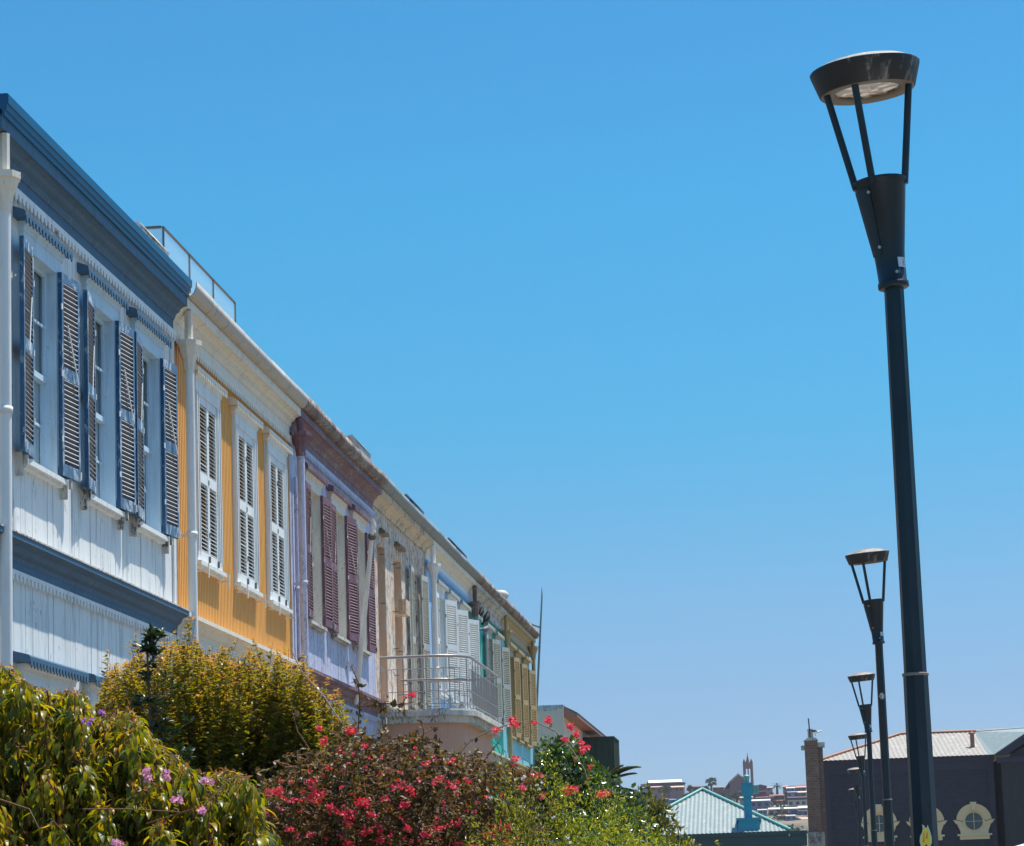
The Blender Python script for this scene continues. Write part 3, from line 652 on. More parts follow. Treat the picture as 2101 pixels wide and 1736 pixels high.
    ln = MB(); ln.lathe([(.199, 1.216), (.15, 1.219), (.0, 1.222)], 32, T=TH); l1 = ln.build('lens', LLENS, hd)
    return r
def copy_tree(o, parent=None):
    c = o.copy(); S.collection.objects.link(c)
    if parent: c.parent = parent
    for ch in o.children: copy_tree(ch, c)
    return c
labs = ['tall black street lamp in front, largest, with a yellow flame sticker on its pole', 'second nearest black street lamp, with a torn white sticker on its pole',
        'third street lamp from the front, between the second lamp and a shorter-looking one behind it', 'fourth street lamp, its head against the pale roof of the dark building',
        'fifth street lamp, small head against the dark purple wall', 'farthest and smallest street lamp, lowest head against the dark purple wall']
L0 = lamp(labs[0]); bpy.context.view_layer.update()
lamps = []
for i, (xx, yy) in enumerate(((.81, 14.3), (1.55, 36.4), (2.13, 58.2), (2.74, 82.1), (3.33, 107.2), (3.98, 130.4))):
    o = L0 if i == 0 else copy_tree(L0)
    o.location = (xx, yy, .02); o['label'] = labs[i]; lamps.append(o); o.rotation_euler = (0, 0, 0)
# flame sticker on the near pole
def facing_sticker(parent, px, py, Y, shapes, name, mats, r_off):
    c = at(px, py, Y); c = c - Vector(parent.location); n_ = Vector((-c.x, 0, 0)); 
    mb = MB()
    for (poly, mi, dz) in shapes:
        mb.prism([(c.x + u, c.z + v) for u, v in poly], -r_off - dz, -r_off - dz + .0012, 'y', mi)
    return mb.build(name, mats, parent)
fl = [(-.010, -.078), (-.028, -.06), (-.034, -.03), (-.030, .0), (-.018, .02), (-.012, .045), (-.016, .066), (-.006, .062), (.004, .045), (.012, .05), (.016, .064), (.022, .045), (.03, .02), (.036, -.01), (.034, -.04), (.022, -.065), (.006, -.08)]
ins = [(x * .82, y * .86 - .003) for x, y in fl]
f1 = [(-.012, -.01), (-.018, -.03), (-.012, -.038), (-.006, -.028), (-.004, .03), (-.010, .012)]
f2 = [(.006, .01), (.001, -.012), (.008, -.02), (.014, -.006), (.013, .028), (.009, .02)]
f3 = [(.0, -.045), (-.01, -.065), (.004, -.07), (.014, -.06), (.006, -.05)]
facing_sticker(L0, 1897, 1716, 14.3, [(fl, 0, 0), (ins, 1, .0013), (f1, 2, .0026), (f2, 2, .0026), (f3, 3, .0026)], 'flame_sticker', [plain('sticker_border', (.55, .6, .5), .4), plain('sticker_yellow', (.75, .62, .03), .35), plain('sticker_orange', (.65, .2, .02), .35), plain('sticker_plum', (.12, .02, .06), .4)], .081)
pl = []; 
for k in range(14):
    t = 2 * math.pi * k / 14; rr = .045 * (1 if k % 2 else .7) ; pl.append((rr * math.cos(t), rr * 1.3 * math.sin(t)))
facing_sticker(lamps[1], 1809, 1429, 36.4, [(pl, 0, 0)], 'torn_sticker', [SPLAT], .064)
# cream parasol at the lower right
CANV = plain('cream_canvas', (.72, .66, .56), .85, var=.04)
pr = empty('parasol', (2.4, 10.2, 0), 'cream canvas parasol top cutting the lower right corner', 'parasol')
apex = 3.0
def para():
    mb = MB(); n = 8; R_ = 1.75; ring = []
    zc = at(2101, 1711, 10.2).z
    K = 5
    vs = [(0, 0, 0)]
    for k in range(1, K + 1):
        rr = R_ * k / K
        for j in range(n * 2):
            t = 2 * math.pi * (j + .5) / (n * 2); sag = .03 * math.sin(math.pi * k / K) + (.04 * k / K if j % 2 else 0)
            vs.append((rr * math.cos(t), rr * math.sin(t), -.42 * (k / K) ** 1.05 - sag))
    fs = [(0, 1 + j, 1 + (j + 1) % (2 * n)) for j in range(2 * n)]
    for k in range(K - 1):
        for j in range(2 * n): a = 1 + k * 2 * n; fs.append((a + j, a + 2 * n + j, a + 2 * n + (j + 1) % (2 * n), a + (j + 1) % (2 * n)))
    mb.add(vs, fs, 0, True); return mb
pm = para()
ez = at(2101, 1711, 10.2); ax = ez.x + .95
pr.location = (ax, 10.2, 0); top_z = ez.z + .95 * .25 - .02
pm.v = [(x, y, z + top_z) for x, y, z in pm.v]; cn = pm.build('canopy', CANV, pr)
vb = MB()
for j in range(8):
    t0 = 2 * math.pi * (j * 2 + .5) / 16; t1 = 2 * math.pi * (j * 2 + 2.5) / 16
    a0 = Vector((1.75 * math.cos(t0), 1.75 * math.sin(t0), top_z - .42)); a1 = Vector((1.75 * math.cos(t1), 1.75 * math.sin(t1), top_z - .42))
    d_ = Vector((0, 0, -.14)); vb.add([a0, a1, a1 + d_, a0 + d_, a0 * .995 + Vector((0, 0, a0.z * .005)), a1 * .995 + Vector((0, 0, a1.z * .005))], [(0, 1, 2, 3)])
    sp = MB(); sp.tube([(0, 0, top_z - .06), (a0.x, a0.y, a0.z - .02)], .01, 5); sp.build('rib', CREAM, pr)
vb.build('valance', CANV, cn)
q = MB(); q.tube([(0, 0, .02), (0, 0, top_z + .05)], .024, 10); q.build('pole', CREAM, pr)
q = MB(); q.lathe([(0, .0), (.3, .0), (.3, .06), (.06, .09), (.04, .3), (0, .3)], 20); q.build('base', IRON, pr)
# ------------------------------------------------------------------ turquoise roofed house, brick chimney, dark building
def corr(name, col, dirt, streak=.6, under=None, peel=.2):
    return paint(name, col, dirt=dirt, streak=streak, var=.12, rough=.55, under=under or (.5, .5, .45), peel=peel, fine=3)
TQR = corr('turquoise_sheet', (.20, .255, .25), (.15, .13, .10), .85, (.30, .30, .28), .5)
TQE = plain('turquoise_edge', (.12, .34, .31), .5, var=.2)
TQC = plain('turquoise_chimney_paint', (.015, .30, .42), .5, var=.2)
DGREEN = paint('dark_green_fascia', (.035, .07, .08), dirt=(.03, .04, .04), streak=.3)
TERRA = paint('terracotta_panel', (.35, .13, .07), streak=.3, var=.3); BROWNP = paint('brown_panel', (.10, .07, .06), streak=.4, var=.3)
def corr_face(mb, a, b_, c, d, pitch=.18, amp=.02, mi=0):
    """corrugated quad/triangle: a,b eave left/right; c,d top right/left; ribs run up the slope"""
    a, b_, c, d = map(Vector, (a, b_, c, d)); n = max(2, int((b_ - a).length / pitch) * 2)
    nr = (b_ - a).cross(d - a); 
    if nr.length < 1e-6: nr = (b_ - a).cross(c - a)
    nr.normalize()
    if nr.z < 0: nr = -nr
    # columns parallel to the slope line: clip each column between eave and the polygon a-d-c-b
    e = (b_ - a).normalized(); up = nr.cross(e).normalized()
    if up.z < 0: up = -up
    def U(p): return (p - a).dot(e)
    def V(p): return (p - a).dot(up)
    poly = [(U(a), V(a)), (U(d), V(d)), (U(c), V(c)), (U(b_), V(b_))]
    def topv(u):
        for (u0, v0), (u1, v1) in zip(poly, poly[1:]):
            if u0 - 1e-6 <= u <= u1 + 1e-6 and u1 - u0 > 1e-6: return v0 + (v1 - v0) * (u - u0) / (u1 - u0)
        return 0
    vs = []; L = U(b_)
    for i in range(n + 1):
        u = L * i / n; h = nr * (amp if i % 2 else -amp)
        vs += [a + e * u + h, a + e * u + up * max(topv(u), .001) + h]
    mb.add(vs, [(2 * i, 2 * i + 2, 2 * i + 3, 2 * i + 1) for i in range(n)], mi, False)
Yt = 100.0
eL = at(1262, 1719, Yt); eR = at(1622, 1702, Yt); ap = at(1441, 1620, Yt + 5); wR = at(1655, 1700, Yt - .3)
ze = (eL.z + eR.z) / 2; r = empty('bungalow', (0, Yt, 0), 'low house with a pale turquoise corrugated hip roof and dark green fascia', 'house')
def loc(v): return Vector(v) - Vector((0, Yt, 0))
eL = Vector((eL.x, 0, ze)); eR = Vector((eR.x, 0, ze)); ap = Vector((ap.x, 5, ap.z))
ap2 = Vector((ap.x, 9, ap.z)); bL = Vector((eL.x, 14, ze)); bR = Vector((eR.x, 14, ze))
rf = MB(); corr_face(rf, eL, eR, ap, ap, .17, .016); rf.add([eR, bR, ap2, ap], [(0, 1, 2, 3)]); rf.add([bR, bL, ap2], [(0, 1, 2)]); rf.add([bL, eL, ap, ap2], [(0, 1, 2, 3)])
roof = rf.build('roof', TQR, r)
cp = MB()
for (p0, p1) in ((eL, ap), (ap, eR)):
    n = 26
    d_ = (p1 - p0)
    cp.tube([p0 + Vector((0, -.05, .03)), p1 + Vector((0, -.05, .03))], .07, 6)
    for k in range(n):
        a = p0 + d_ * ((k + .2) / n); b_ = p0 + d_ * ((k + .75) / n); o_ = Vector((0, -.13, -.13))
        cp.add([a + o_ * .3, b_ + o_ * .3, b_ + o_ * 1.9, a + o_ * 1.9], [(0, 1, 2, 3)])
cp.tube([ap + Vector((0, 0, .03)), ap2 + Vector((0, 0, .03))], .07, 6)
cp.build('ridge_cap', TQE, roof)
xr = wR.x
w = MB(); w.box(eL.x + .3, .25, 0, xr - .2, 13.6, ze - .12); w.build('wall', BROWNP, r)
w = MB(); w.box(eL.x - .1, -.06, ze - .16, xr + .02, .24, ze - .01); w.box(eL.x - .06, .02, ze - .62, xr, .249, ze - .161); w.box(xr - .35, .0, .1, xr - .02, .247, ze - .63); w.build('fascia', DGREEN, r)
w = MB(); w.box(at(1557, 1725, Yt).x, .1, 1.0, at(1590, 1725, Yt).x, .22, ze - .95); w.build('brick_panel', paint('rough_stone', (.35, .25, .18), streak=0, var=.4, under=(.15, .1, .08), peel=.6, fine=8), r)
w = MB(); w.box(at(1600, 1728, Yt).x, .1, .8, at(1632, 1728, Yt).x, .22, ze - 1.05); w.build('door', TERRA, r)
w = MB(); w.box(at(1590, 1728, Yt).x + .02, .05, .1, at(1592, 1728, Yt).x + .08, .23, ze - .64); w.box(at(1632, 1728, Yt).x + .02, .05, .1, at(1636, 1728, Yt).x, .23, ze - .64); w.box(at(1555, 1728, Yt).x - .15, .05, .1, at(1555, 1728, Yt).x - .02, .23, ze - .64); w.build('wall_frame', DGREEN, r)
# chimney on the roof
cb0 = at(1515, 1698, Yt); cb1 = at(1557, 1698, Yt); f0 = at(1527, 1670, Yt + .6); f1 = at(1543, 1670, Yt + .6)
zb = cb0.z; zt_ = at(1535, 1678, Yt + .4).z; zf = at(1535, 1609, Yt + .6).z
ch = MB(); ch.prism([(cb0.x - .06, zb - .2), (cb1.x + .06, zb - .2), (cb1.x + .02, zt_ - .1), (cb0.x + .02, zt_ - .1)], .25, 1.25, 'y'); ch.box(cb0.x - .08, .2, zt_ - .1, cb1.x + .1, 1.3, zt_)
c_ = ch.build('chimney', TQC, r)
fl_ = MB(); fl_.box(f0.x, .5, zt_, f1.x, .85, zf); fl_.box(f0.x - .06, .45, zf - .5, f1.x + .06, .9, zf); fl_.box(f0.x - .09, .42, zf, f1.x + .09, .93, zf + .06); fl_.build('flue', TQC, c_)
fl_ = MB(); mx = (f0.x + f1.x) / 2; fl_.lathe([(.1, zf + .06), (.06, zf + .12), (.05, zf + .2), (.12, zf + .24), (.14, zf + .31), (.1, zf + .37), (0, zf + .4)], 12, c=(mx, .68)); fl_.box(f1.x + .07, .5, zf - .38, f1.x + .32, .85, zf - .06); fl_.build('cowl', TQE, c_)

# brick chimney stack
Yc = 112.0
m, nt, b = new_mat('old_brick')
tc = nt.nodes.new('ShaderNodeTexCoord'); mp = nt.nodes.new('ShaderNodeMapping'); mp.inputs['Rotation'].default_value = (rad(90), 0, 0); nt.links.new(tc.outputs['Object'], mp.inputs[0])
br = nt.nodes.new('ShaderNodeTexBrick'); nt.links.new(mp.outputs[0], br.inputs['Vector']); br.inputs['Scale'].default_value = 1; br.inputs['Brick Width'].default_value = .27; br.inputs['Row Height'].default_value = .115
br.inputs['Mortar Size'].default_value = .018; br.inputs['Color1'].default_value = (.16, .075, .045, 1); br.inputs['Color2'].default_value = (.24, .11, .065, 1); br.inputs['Mortar'].default_value = (.19, .14, .11, 1)
c = mixc(nt, ramp(nt, noise(nt, 2.5, detail=8), [(.55, 0.0), (.68, .8)]), br.outputs[0], (.24, .18, .13)); nt.links.new(c, b.inputs['Base Color']); b.inputs['Roughness'].default_value = .9
bump(nt, br.outputs['Fac'], b, -.5, .02); BRICK = m
cl = at(1650, 1520, Yc); cr = at(1677, 1520, Yc); zt = cl.z
r = empty('brick_chimney', ((cl.x + cr.x) / 2, Yc, 0), 'tall old brick chimney stack between the turquoise roof and the dark building', 'chimney')
hw = (cr.x - cl.x) / 2
s_ = MB(); s_.box(-hw, -.35, 0, hw, .35, zt - .02); s_.build('stack', BRICK, r)
s_ = MB(); s_.box(hw + .002, -.1, 0, hw + .22, .5, zt - .32); s_.build('side_stack', BRICK, r)
s_ = MB(); s_.prism([(-hw - .04, zt - .02), (hw + .04, zt - .02), (hw - .08, zt + .1), (-hw + .18, zt + .12)], -.4, .4, 'y'); s_.box(hw + .0022, -.16, zt - .319, hw + .32, .56, zt - .1); s_.box(-hw - .16, -.1, zt - .42, -hw - .001, .3, zt - .22); s_.build('cap', OLDWHITE, r)
s_ = MB(); s_.tube([(.0, 0, zt + .05), (.0, 0, zt + .52)], .13, 12); s_.build('flue', GALV, r)
s_ = MB(); s_.tube([(-.02, -.16, zt + .1), (-.06, -.16, zt + 1.0)], .03, 6); s_.build('pipe', plain('dark_pipe', (.02, .03, .03), .5), r)
lw = MB(); lw.box(-hw - .05, -.42, 0, hw + .12, -.352, at(1670, 1708, Yc).z); lw.build('render_patch', paint('rough_render', (.42, .38, .33), under=(.2, .12, .08), peel=.7, streak=0, fine=7), r)
g = at(1672.5, 1503, Yc); m_ = MB(); GULLW = plain('white_plumage', (.75, .75, .72), .6); GULLG = plain('dark_wing_plumage', (.04, .045, .05), .6)
m_.tube([(-.22, 0, .07), (-.12, 0, .06), (0, 0, .04), (.12, 0, .01), (.2, 0, .02)], [.01, .06, .08, .06, .03], 10); m_.tube([(.2, 0, .02), (.24, 0, .05), (.29, 0, .05)], [.035, .045, .03], 8); m_.tube([(.29, 0, .05), (.37, 0, .03)], [.014, .003], 5)
o = m_.build('gull', GULLW, None, (g.x, Yc - .05, g.z)); tag(o, 'gull with dark wings perched on top of the brick chimney', 'bird')
m_ = MB(); m_.tube([(-.36, -.0, .12), (-.2, -.02, .1), (-.02, -.03, .07), (.09, -.03, .04)], [.012, .06, .075, .03], 8); m_.build('wing', GULLG, o)
m_ = MB(); m_.tube([(.0, 0, -.02), (.0, 0, -.16)], .01, 4); m_.build('leg', GULLG, o)

# dark building with round windows
Yd = 140.0
m, nt, b = new_mat('dark_scale_shingles')
tc = nt.nodes.new('ShaderNodeTexCoord'); mp = nt.nodes.new('ShaderNodeMapping'); mp.inputs['Rotation'].default_value = (rad(90), 0, 0); nt.links.new(tc.outputs['Object'], mp.inputs[0])
br = nt.nodes.new('ShaderNodeTexBrick'); nt.links.new(mp.outputs[0], br.inputs['Vector']); br.inputs['Scale'].default_value = 1; br.inputs['Brick Width'].default_value = .3; br.inputs['Row Height'].default_value = .26; br.inputs['Mortar Size'].default_value = .012
br.inputs['Color1'].default_value = (.017, .013, .024, 1); br.inputs['Color2'].default_value = (.030, .022, .038, 1); br.inputs['Mortar'].default_value = (.006, .006, .01, 1)
c = mixc(nt, ramp(nt, noise(nt, 1.2, detail=6), [(.35, 0.0), (.7, .6)]), br.outputs[0], (.036, .028, .042)); c = mixc(nt, ramp(nt, noise(nt, 14, detail=2), [(.77, 0.0), (.79, 1.0)]), c, (.4, .4, .4)); nt.links.new(c, b.inputs['Base Color']); b.inputs['Roughness'].default_value = .6
bump(nt, br.outputs['Fac'], b, -.6, .03); SHIN = m
DPURP = paint('dark_purple_trim', (.045, .032, .055), dirt=(.02, .02, .02), streak=.4, under=(.3, .3, .33), peel=.12)
DBRWN = paint('dark_brown_boards', (.035, .026, .028), dirt=(.1, .09, .09), streak=.3, under=(.45, .44, .44), peel=.12)
CRST = paint('cream_stucco', (.86, .62, .35), dirt=(.5, .35, .2), streak=.15, var=.05)
a = at(1686, 1562, Yd); bR = at(2041, 1550, Yd); zt = (a.z + bR.z) / 2; base = Vector((a.x, Yd, 0)); Ld = bR.x - a.x
r = empty('dark_building', base, 'dark purple shingled building with cream round windows and a corrugated roof', 'building')
ROT = rad(2); r.rotation_euler = (0, 0, ROT)
Lw = Ld / math.cos(ROT) + .5
def dl(px, py, off=0):   # point in the wall's own frame
    d = ray(px, py); n_ = Vector((math.sin(ROT), -math.cos(ROT), 0)); p0_ = base + n_ * off; t = (p0_ - EYE).dot(n_) / d.dot(n_)
    q = EYE + d * t - base; return q.x * math.cos(ROT) + q.y * math.sin(ROT), q.z
ztop = dl(1860, 1556)[1]
xr_, _ = dl(2041, 1620)
w = MB(); w.box(0, 0, 0, xr_, 12, ztop); w.build('wall', SHIN, r)
w = MB(); w.box(-.12, -.10, ztop - .28, xr_ + .05, -.001, ztop + .02); w.box(-.05, -.05, ztop - .75, xr_, -.0012, ztop - .281); w.box(-.06, -.07, 0, .35, -.0014, ztop - .751); w.box(xr_ - .3, -.07, 0, xr_, -.0014, ztop - .751); w.build('cornice', DPURP, r)
# roof
rl_, rz = dl(1862, 1503); 
R0 = Vector((-.15, -.25, ztop + .03)); R1 = Vector((dl(2101, 1540)[0] + 9, -.25, ztop + .03)); 
rz2 = ztop + (rz - ztop) * 1.0 + .25
q0 = Vector((rl_ + .1, 6, rz2)); q1 = Vector((R1.x - 3, 6, rz2))
TANR = corr('tan_sheet', (.29, .26, .22), (.16, .11, .08), .6, (.40, .38, .35), .5); REDC = paint('rust_red_capping', (.30, .14, .09), streak=.3, var=.4)
rf = MB(); corr_face(rf, R0, R1, q1, q0, .26, .017); b0_ = Vector((R0.x, 12.3, R0.z)); b1_ = Vector((R1.x, 12.3, R1.z)); rf.add([R0, q0, b0_], [(0, 1, 2)]); rf.add([b0_, q0, q1, b1_], [(0, 1, 2, 3)]); roof = rf.build('roof', TANR, r)
cp = MB(); cp.tube([R0 + Vector((0, 0, .05)), q0 + Vector((0, 0, .05)), q1 + Vector((0, 0, .05))], .1, 6); cp.build('ridge_cap', REDC, roof)
# gabled wing on the right with turquoise roof
gx0 = xr_ + .35; gz = ztop - .05
w = MB(); w.box(gx0, -.8, 0, gx0 + 8, 11, gz - .2); w.prism([(gx0 + .3, gz - .2), (gx0 + 8, gz - .2), (gx0 + 4.15, gz + 2.3)], -.6, -.4, 'y'); w.build('wing_wall', DBRWN, r)
w = MB(); w.box(gx0 - .25, -.95, gz - .45, gx0 + 8.2, -.801, gz - .12); w.prism([(gx0 - .35, gz + .02), (gx0 + .35, gz + .02), (gx0 + 4.15, gz + 2.3), (gx0 + 4.15, gz + 2.85)], -1.0, -.62, 'y'); w.prism([(gx0 + 4.151, gz + 2.85), (gx0 + 4.151, gz + 2.3), (gx0 + 7.95, gz + .02), (gx0 + 8.65, gz + .02)], -1.0, -.62, 'y'); w.build('bargeboard', DPURP, r)
w = MB(); G0 = Vector((gx0 - .35, -.7, gz + .06)); G1 = Vector((gx0 - .35, 9, gz + .06)); GT0 = Vector((gx0 + 4.15, -.7, gz + 2.9)); GT1 = Vector((gx0 + 4.15, 9, gz + 2.9))
PV = Vector((dl(2026, 1495)[0], 5.8, rz2 - .02)); PB = PV + Vector((9, 0, .35)); GM = G0 + (GT0 - G0) * .42; w.add([G0, GM, PB, PV, Vector((gx0 - .9, .2, gz + .1))], [(0, 3, 4), (0, 1, 3), (1, 2, 3)]); w.add([GM, GT0, PB], [(0, 1, 2)]); w.tube([PV, PB], .08, 6); w.add([GT0, Vector((gx0 + 8.6, -.7, gz + .06)), Vector((gx0 + 8.6, 9, gz + .06)), GT1], [(0, 1, 2, 3)]); w.build('wing_roof', TQR, r)
w = MB(); vx, vz = dl(2003, 1530); w.box(vx - .1, 1.8, ztop + .1, vx + .12, 2.05, ztop + 1.35); w.lathe([(.2, ztop + 1.35), (.2, ztop + 1.42), (0, ztop + 1.5)], 8, c=(vx + .01, 1.92)); w.build('vent_pipe', REDC, r)
for (px, py) in ((1610 + 400 - 206, 1690), (1901, 1688), (1998, 1685)):
    ux, uz = dl(px, py); s = 1.0
    f = MB(); SC = .52
    # arch ring by polygon pieces
    def ring(r0, r1, y0_, y1_, t0=-180, t1=180, n=36):
        for k in range(n):
            a0 = rad(t0 + (t1 - t0) * k / n); a1 = rad(t0 + (t1 - t0) * (k + 1) / n)
            f.prism([(ux + r0 * math.cos(a0), uz + r0 * math.sin(a0)), (ux + r1 * math.cos(a0), uz + r1 * math.sin(a0)), (ux + r1 * math.cos(a1), uz + r1 * math.sin(a1)), (ux + r0 * math.cos(a1), uz + r0 * math.sin(a1))], y0_, y1_, 'y')
    ring(.94, 1.0, -.16, -.002); ring(1.0, 1.08, -.24, -.002); ring(1.08, 1.2, -.13, -.002); ring(1.2, 1.52, -.20, -.002, 4, 176, 24); ring(1.52, 1.78, -.27, -.002, 6, 174, 24); ring(1.78, 1.9, -.34, -.002, 6, 174, 24)
    pl_ = [(ux - 1.72, uz - .0), (ux - 1.21, uz - .0)] + [(ux + 1.21 * math.cos(rad(t)), uz + 1.21 * math.sin(rad(t))) for t in range(190, 351, 10)] + [(ux + 1.21, uz), (ux + 1.72, uz), (ux + 1.8, uz - .35), (ux + 1.66, uz - .75), (ux + 1.52, uz - .95), (ux + 1.52, uz - 1.5), (ux - 1.52, uz - 1.5), (ux - 1.52, uz - .95), (ux - 1.66, uz - .75), (ux - 1.8, uz - .35)]
    left = [(ux - 1.8, uz - .35), (ux - 1.72, uz)]
    # side cheeks as convex pieces below the ring
    for sgn in (-1, 1):
        ring_pts = [(ux + sgn * 1.2 * math.cos(rad(t)), uz + 1.2 * math.sin(rad(t))) for t in (0, -18, -36, -54, -72, -90)]
        outer = [(ux + sgn * 1.72, uz), (ux + sgn * 1.78, uz - .4), (ux + sgn * 1.62, uz - .75), (ux + sgn * 1.5, uz - 1.05), (ux + sgn * 1.5, uz - 1.35), (ux, uz - 1.35)]
        for k in range(5): 
            p4 = [ring_pts[k], outer[k], outer[k + 1], ring_pts[k + 1]]
            f.prism(p4 if sgn > 0 else p4[::-1], -.17, -.002, 'y')
        sx = [(ux + sgn * 1.42, uz + .05), (ux + sgn * 2.22, uz + .2), (ux + sgn * 2.05, uz - .1), (ux + sgn * 1.85, uz - .3), (ux + sgn * 1.5, uz - .35)]
        f.prism(sx if sgn < 0 else sx[::-1], -.33, -.003, 'y')
    f.prism([(ux - .34, uz + 2.08), (ux - .16, uz + 1.16), (ux + .16, uz + 1.16), (ux + .34, uz + 2.08)], -.44, -.004, 'y')
    f.box(ux - 1.85, -.32, uz - 1.55, ux + 1.85, -.003, uz - 1.351); f.box(ux - 1.6, -.2, uz - 1.95, ux + 1.6, -.004, uz - 1.551)
    f.v = [(ux + (x - ux) * SC, y * SC, uz + (z - uz) * SC) for x, y, z in f.v]; fr = f.build('round_window', CRST, r)
    q = MB(); q.lathe([(0, 0), (.945 * SC, 0)], 32, T=Matrix.Translation((ux, -.03, uz)) @ Matrix.Rotation(rad(90), 4, 'X')); q.build('pane', plain('teal_dark_glass', (.02, .05, .055), .1, spec=.8), fr)
    q = MB(); q.box(ux - .03, -.09, uz - .94, ux + .03, -.045, uz + .94); q.box(ux - .94, -.088, uz - .02, ux - .031, -.046, uz + .02); q.box(ux + .031, -.088, uz - .02, ux + .94, -.046, uz + .02); q.v = [(ux + (x - ux) * SC, y * SC - .01, uz + (z - uz) * SC) for x, y, z in q.v]; q.build('muntin', CRST, fr)

# ------------------------------------------------------------------ far hillside town
HM = {}
def hmat(rgb, k=1.0):
    if rgb not in HM: HM[rgb] = plain('far_wall_%s' % len(HM), tuple(((c / 255) ** 2.2) * k for c in rgb), .9, var=.12)
    return HM[rgb]
WIN = plain('far_window', (.04, .05, .06), .3)
def zx(x, y): return 1308 + .1709 * x, 1554.2 + .1709 * y
def hill_y(px, py):
    lo, hi = 340.0, 662.0
    for _ in range(40):
        m_ = (lo + hi) / 2; p = at(px, py, m_)
        if p.z > hz(p.x, m_) + .3: lo = m_
        else: hi = m_
    return lo
def hill_house(x0, y0, x1, y1, wall, roofc, label, kind='flat', Y=None, rh=None, nwin=2, cat='house', name='hillside_house'):
    """x0..y1 in the enlarged crop of the photo: roof top y0, ground y1"""
    a = zx(x0, y0); b_ = zx(x1, y1); Y = Y or hill_y((a[0] + b_[0]) / 2, b_[1])
    P0 = at(a[0], b_[1], Y); P1 = at(b_[0], b_[1], Y); PT = at((a[0] + b_[0]) / 2, a[1], Y)
    Wd = P1.x - P0.x; H = PT.z - (P0.z + P1.z) / 2; zb = min(P0.z, P1.z); D = max(4, min(9, Wd * .8)); rh = rh if rh is not None else .22
    r = empty(name, ((P0.x + P1.x) / 2, Y, zb), label, cat)
    hw = Wd / 2; hr = H * rh
    w = MB(); w.box(-hw * .95, .3, -3, hw * .95, D - .3, H - hr)
    if kind == 'gable': w.prism([(-hw * .95, H - hr), (hw * .95, H - hr), (0, H - .15)], .3, D - .3, 'y')
    w.build('wall', hmat(wall), r)
    rf = MB()
    if kind == 'gable':
        rf.prism([(-hw * 1.04, H - hr - .1), (-hw * 1.04, H - hr + .15), (0, H), (hw * 1.04, H - hr + .15), (hw * 1.04, H - hr - .1), (0, H - .25)], -.1, D, 'y')
    elif kind == 'shed': # slope towards the camera
        rf.prism([(-.3, H - hr), (-.3, H - hr + .18), (D, H), (D, H - hr)], -hw, hw, 'x')
    else:
        rf.prism([(-.2, H - hr), (-.2, H - hr + .12), (D * .45, H), (D, H - hr + .12), (D, H - hr)], -hw, hw, 'x')
    rf.build('roof', hmat(roofc, .9), r)
    for k in range(nwin):
        xx = -hw + Wd * (k + .5) / nwin + random.uniform(-.2, .2); ww = min(.7, Wd / nwin * .25); zc = (H - hr) * .55; hh = min(.8, (H - hr) * .25)
        MB().box(xx - ww, .22, zc - hh, xx + ww, .299, zc + hh).build('window', WIN, r)
    return r
hh = hill_house
hh(95, 290, 570, 400, (120, 90, 110), (110, 80, 95), 'long mauve block under a long white roof on the hilltop', 'flat', 655, .12, 5)
a = zx(125, 300); b_ = zx(528, 262); A_ = at(a[0], a[1], 656); B_ = at(b_[0], b_[1], 656)
hh(125, 256, 528, 300, (200, 195, 180), (245, 240, 225), 'white raised roof storey on top of the long mauve block', 'flat', 657, .9, 0)
hh(40, 315, 112, 400, (165, 160, 180), (175, 170, 185), 'small lilac grey box house at the left end of the mauve block', 'flat', 652, .1, 1)
hh(150, 335, 300, 400, (150, 120, 120), (190, 160, 150), 'brownish house with pinkish roof in front of the mauve block', 'shed', 648, .4, 2)
hh(385, 330, 560, 405, (150, 120, 110), (205, 165, 140), 'brown house with a wide sandy roof right of the dark tree', 'shed', 646, .42, 3)
hh(170, 392, 312, 480, (195, 170, 165), (215, 150, 130), 'cream house with coral roof, left one of the pair', 'shed', None, .28, 3)
hh(308, 400, 440, 482, (205, 185, 170), (215, 160, 135), 'cream house with coral roof, right one of the pair', 'shed', None, .25, 3)
hh(58, 445, 188, 500, (175, 130, 140), (190, 125, 125), 'low pink house below the cream pair', 'flat', None, .3, 2)
hh(300, 480, 440, 530, (150, 165, 175), (205, 185, 170), 'pale house with beige roof below the coral roofed pair', 'shed', None, .35, 2)
hh(380, 490, 500, 560, (130, 150, 195), (150, 165, 200), 'blue house just left of the turquoise roof slope', 'shed', None, .3, 1)
hh(655, 335, 800, 395, (120, 100, 110), (105, 85, 95), 'dull brown house behind the small trees', 'flat', 655, .35, 2)
hh(900, 342, 1046, 385, (130, 100, 95), (190, 155, 140), 'low house with sandy roof left of the church', 'shed', 655, .45, 2)
hh(1400, 320, 1552, 400, (110, 70, 95), (85, 60, 80), 'dark plum gabled house right of the church tower', 'gable', 650, .35, 2)
hh(1398, 398, 1545, 460, (130, 65, 80), (140, 70, 80), 'deep red house below the plum gabled house', 'flat', 630, .2, 2)
hh(1548, 345, 1625, 405, (150, 150, 165), (205, 145, 125), 'grey house with coral roof left of the palm', 'shed', 650, .4, 1)
hh(1745, 330, 1812, 405, (165, 130, 135), (205, 135, 120), 'narrow house with coral roof right of the palm', 'shed', 652, .35, 1)
hh(1785, 345, 1895, 405, (150, 155, 175), (225, 225, 220), 'grey house with a white roof', 'shed', 645, .45, 2)
hh(1810, 326, 2025, 365, (140, 110, 115), (130, 90, 90), 'long brown house along the skyline at the right', 'flat', 658, .5, 3)
hh(1900, 335, 2030, 400, (140, 120, 135), (205, 150, 130), 'house with coral roof next to the brick chimney', 'shed', 648, .45, 2)
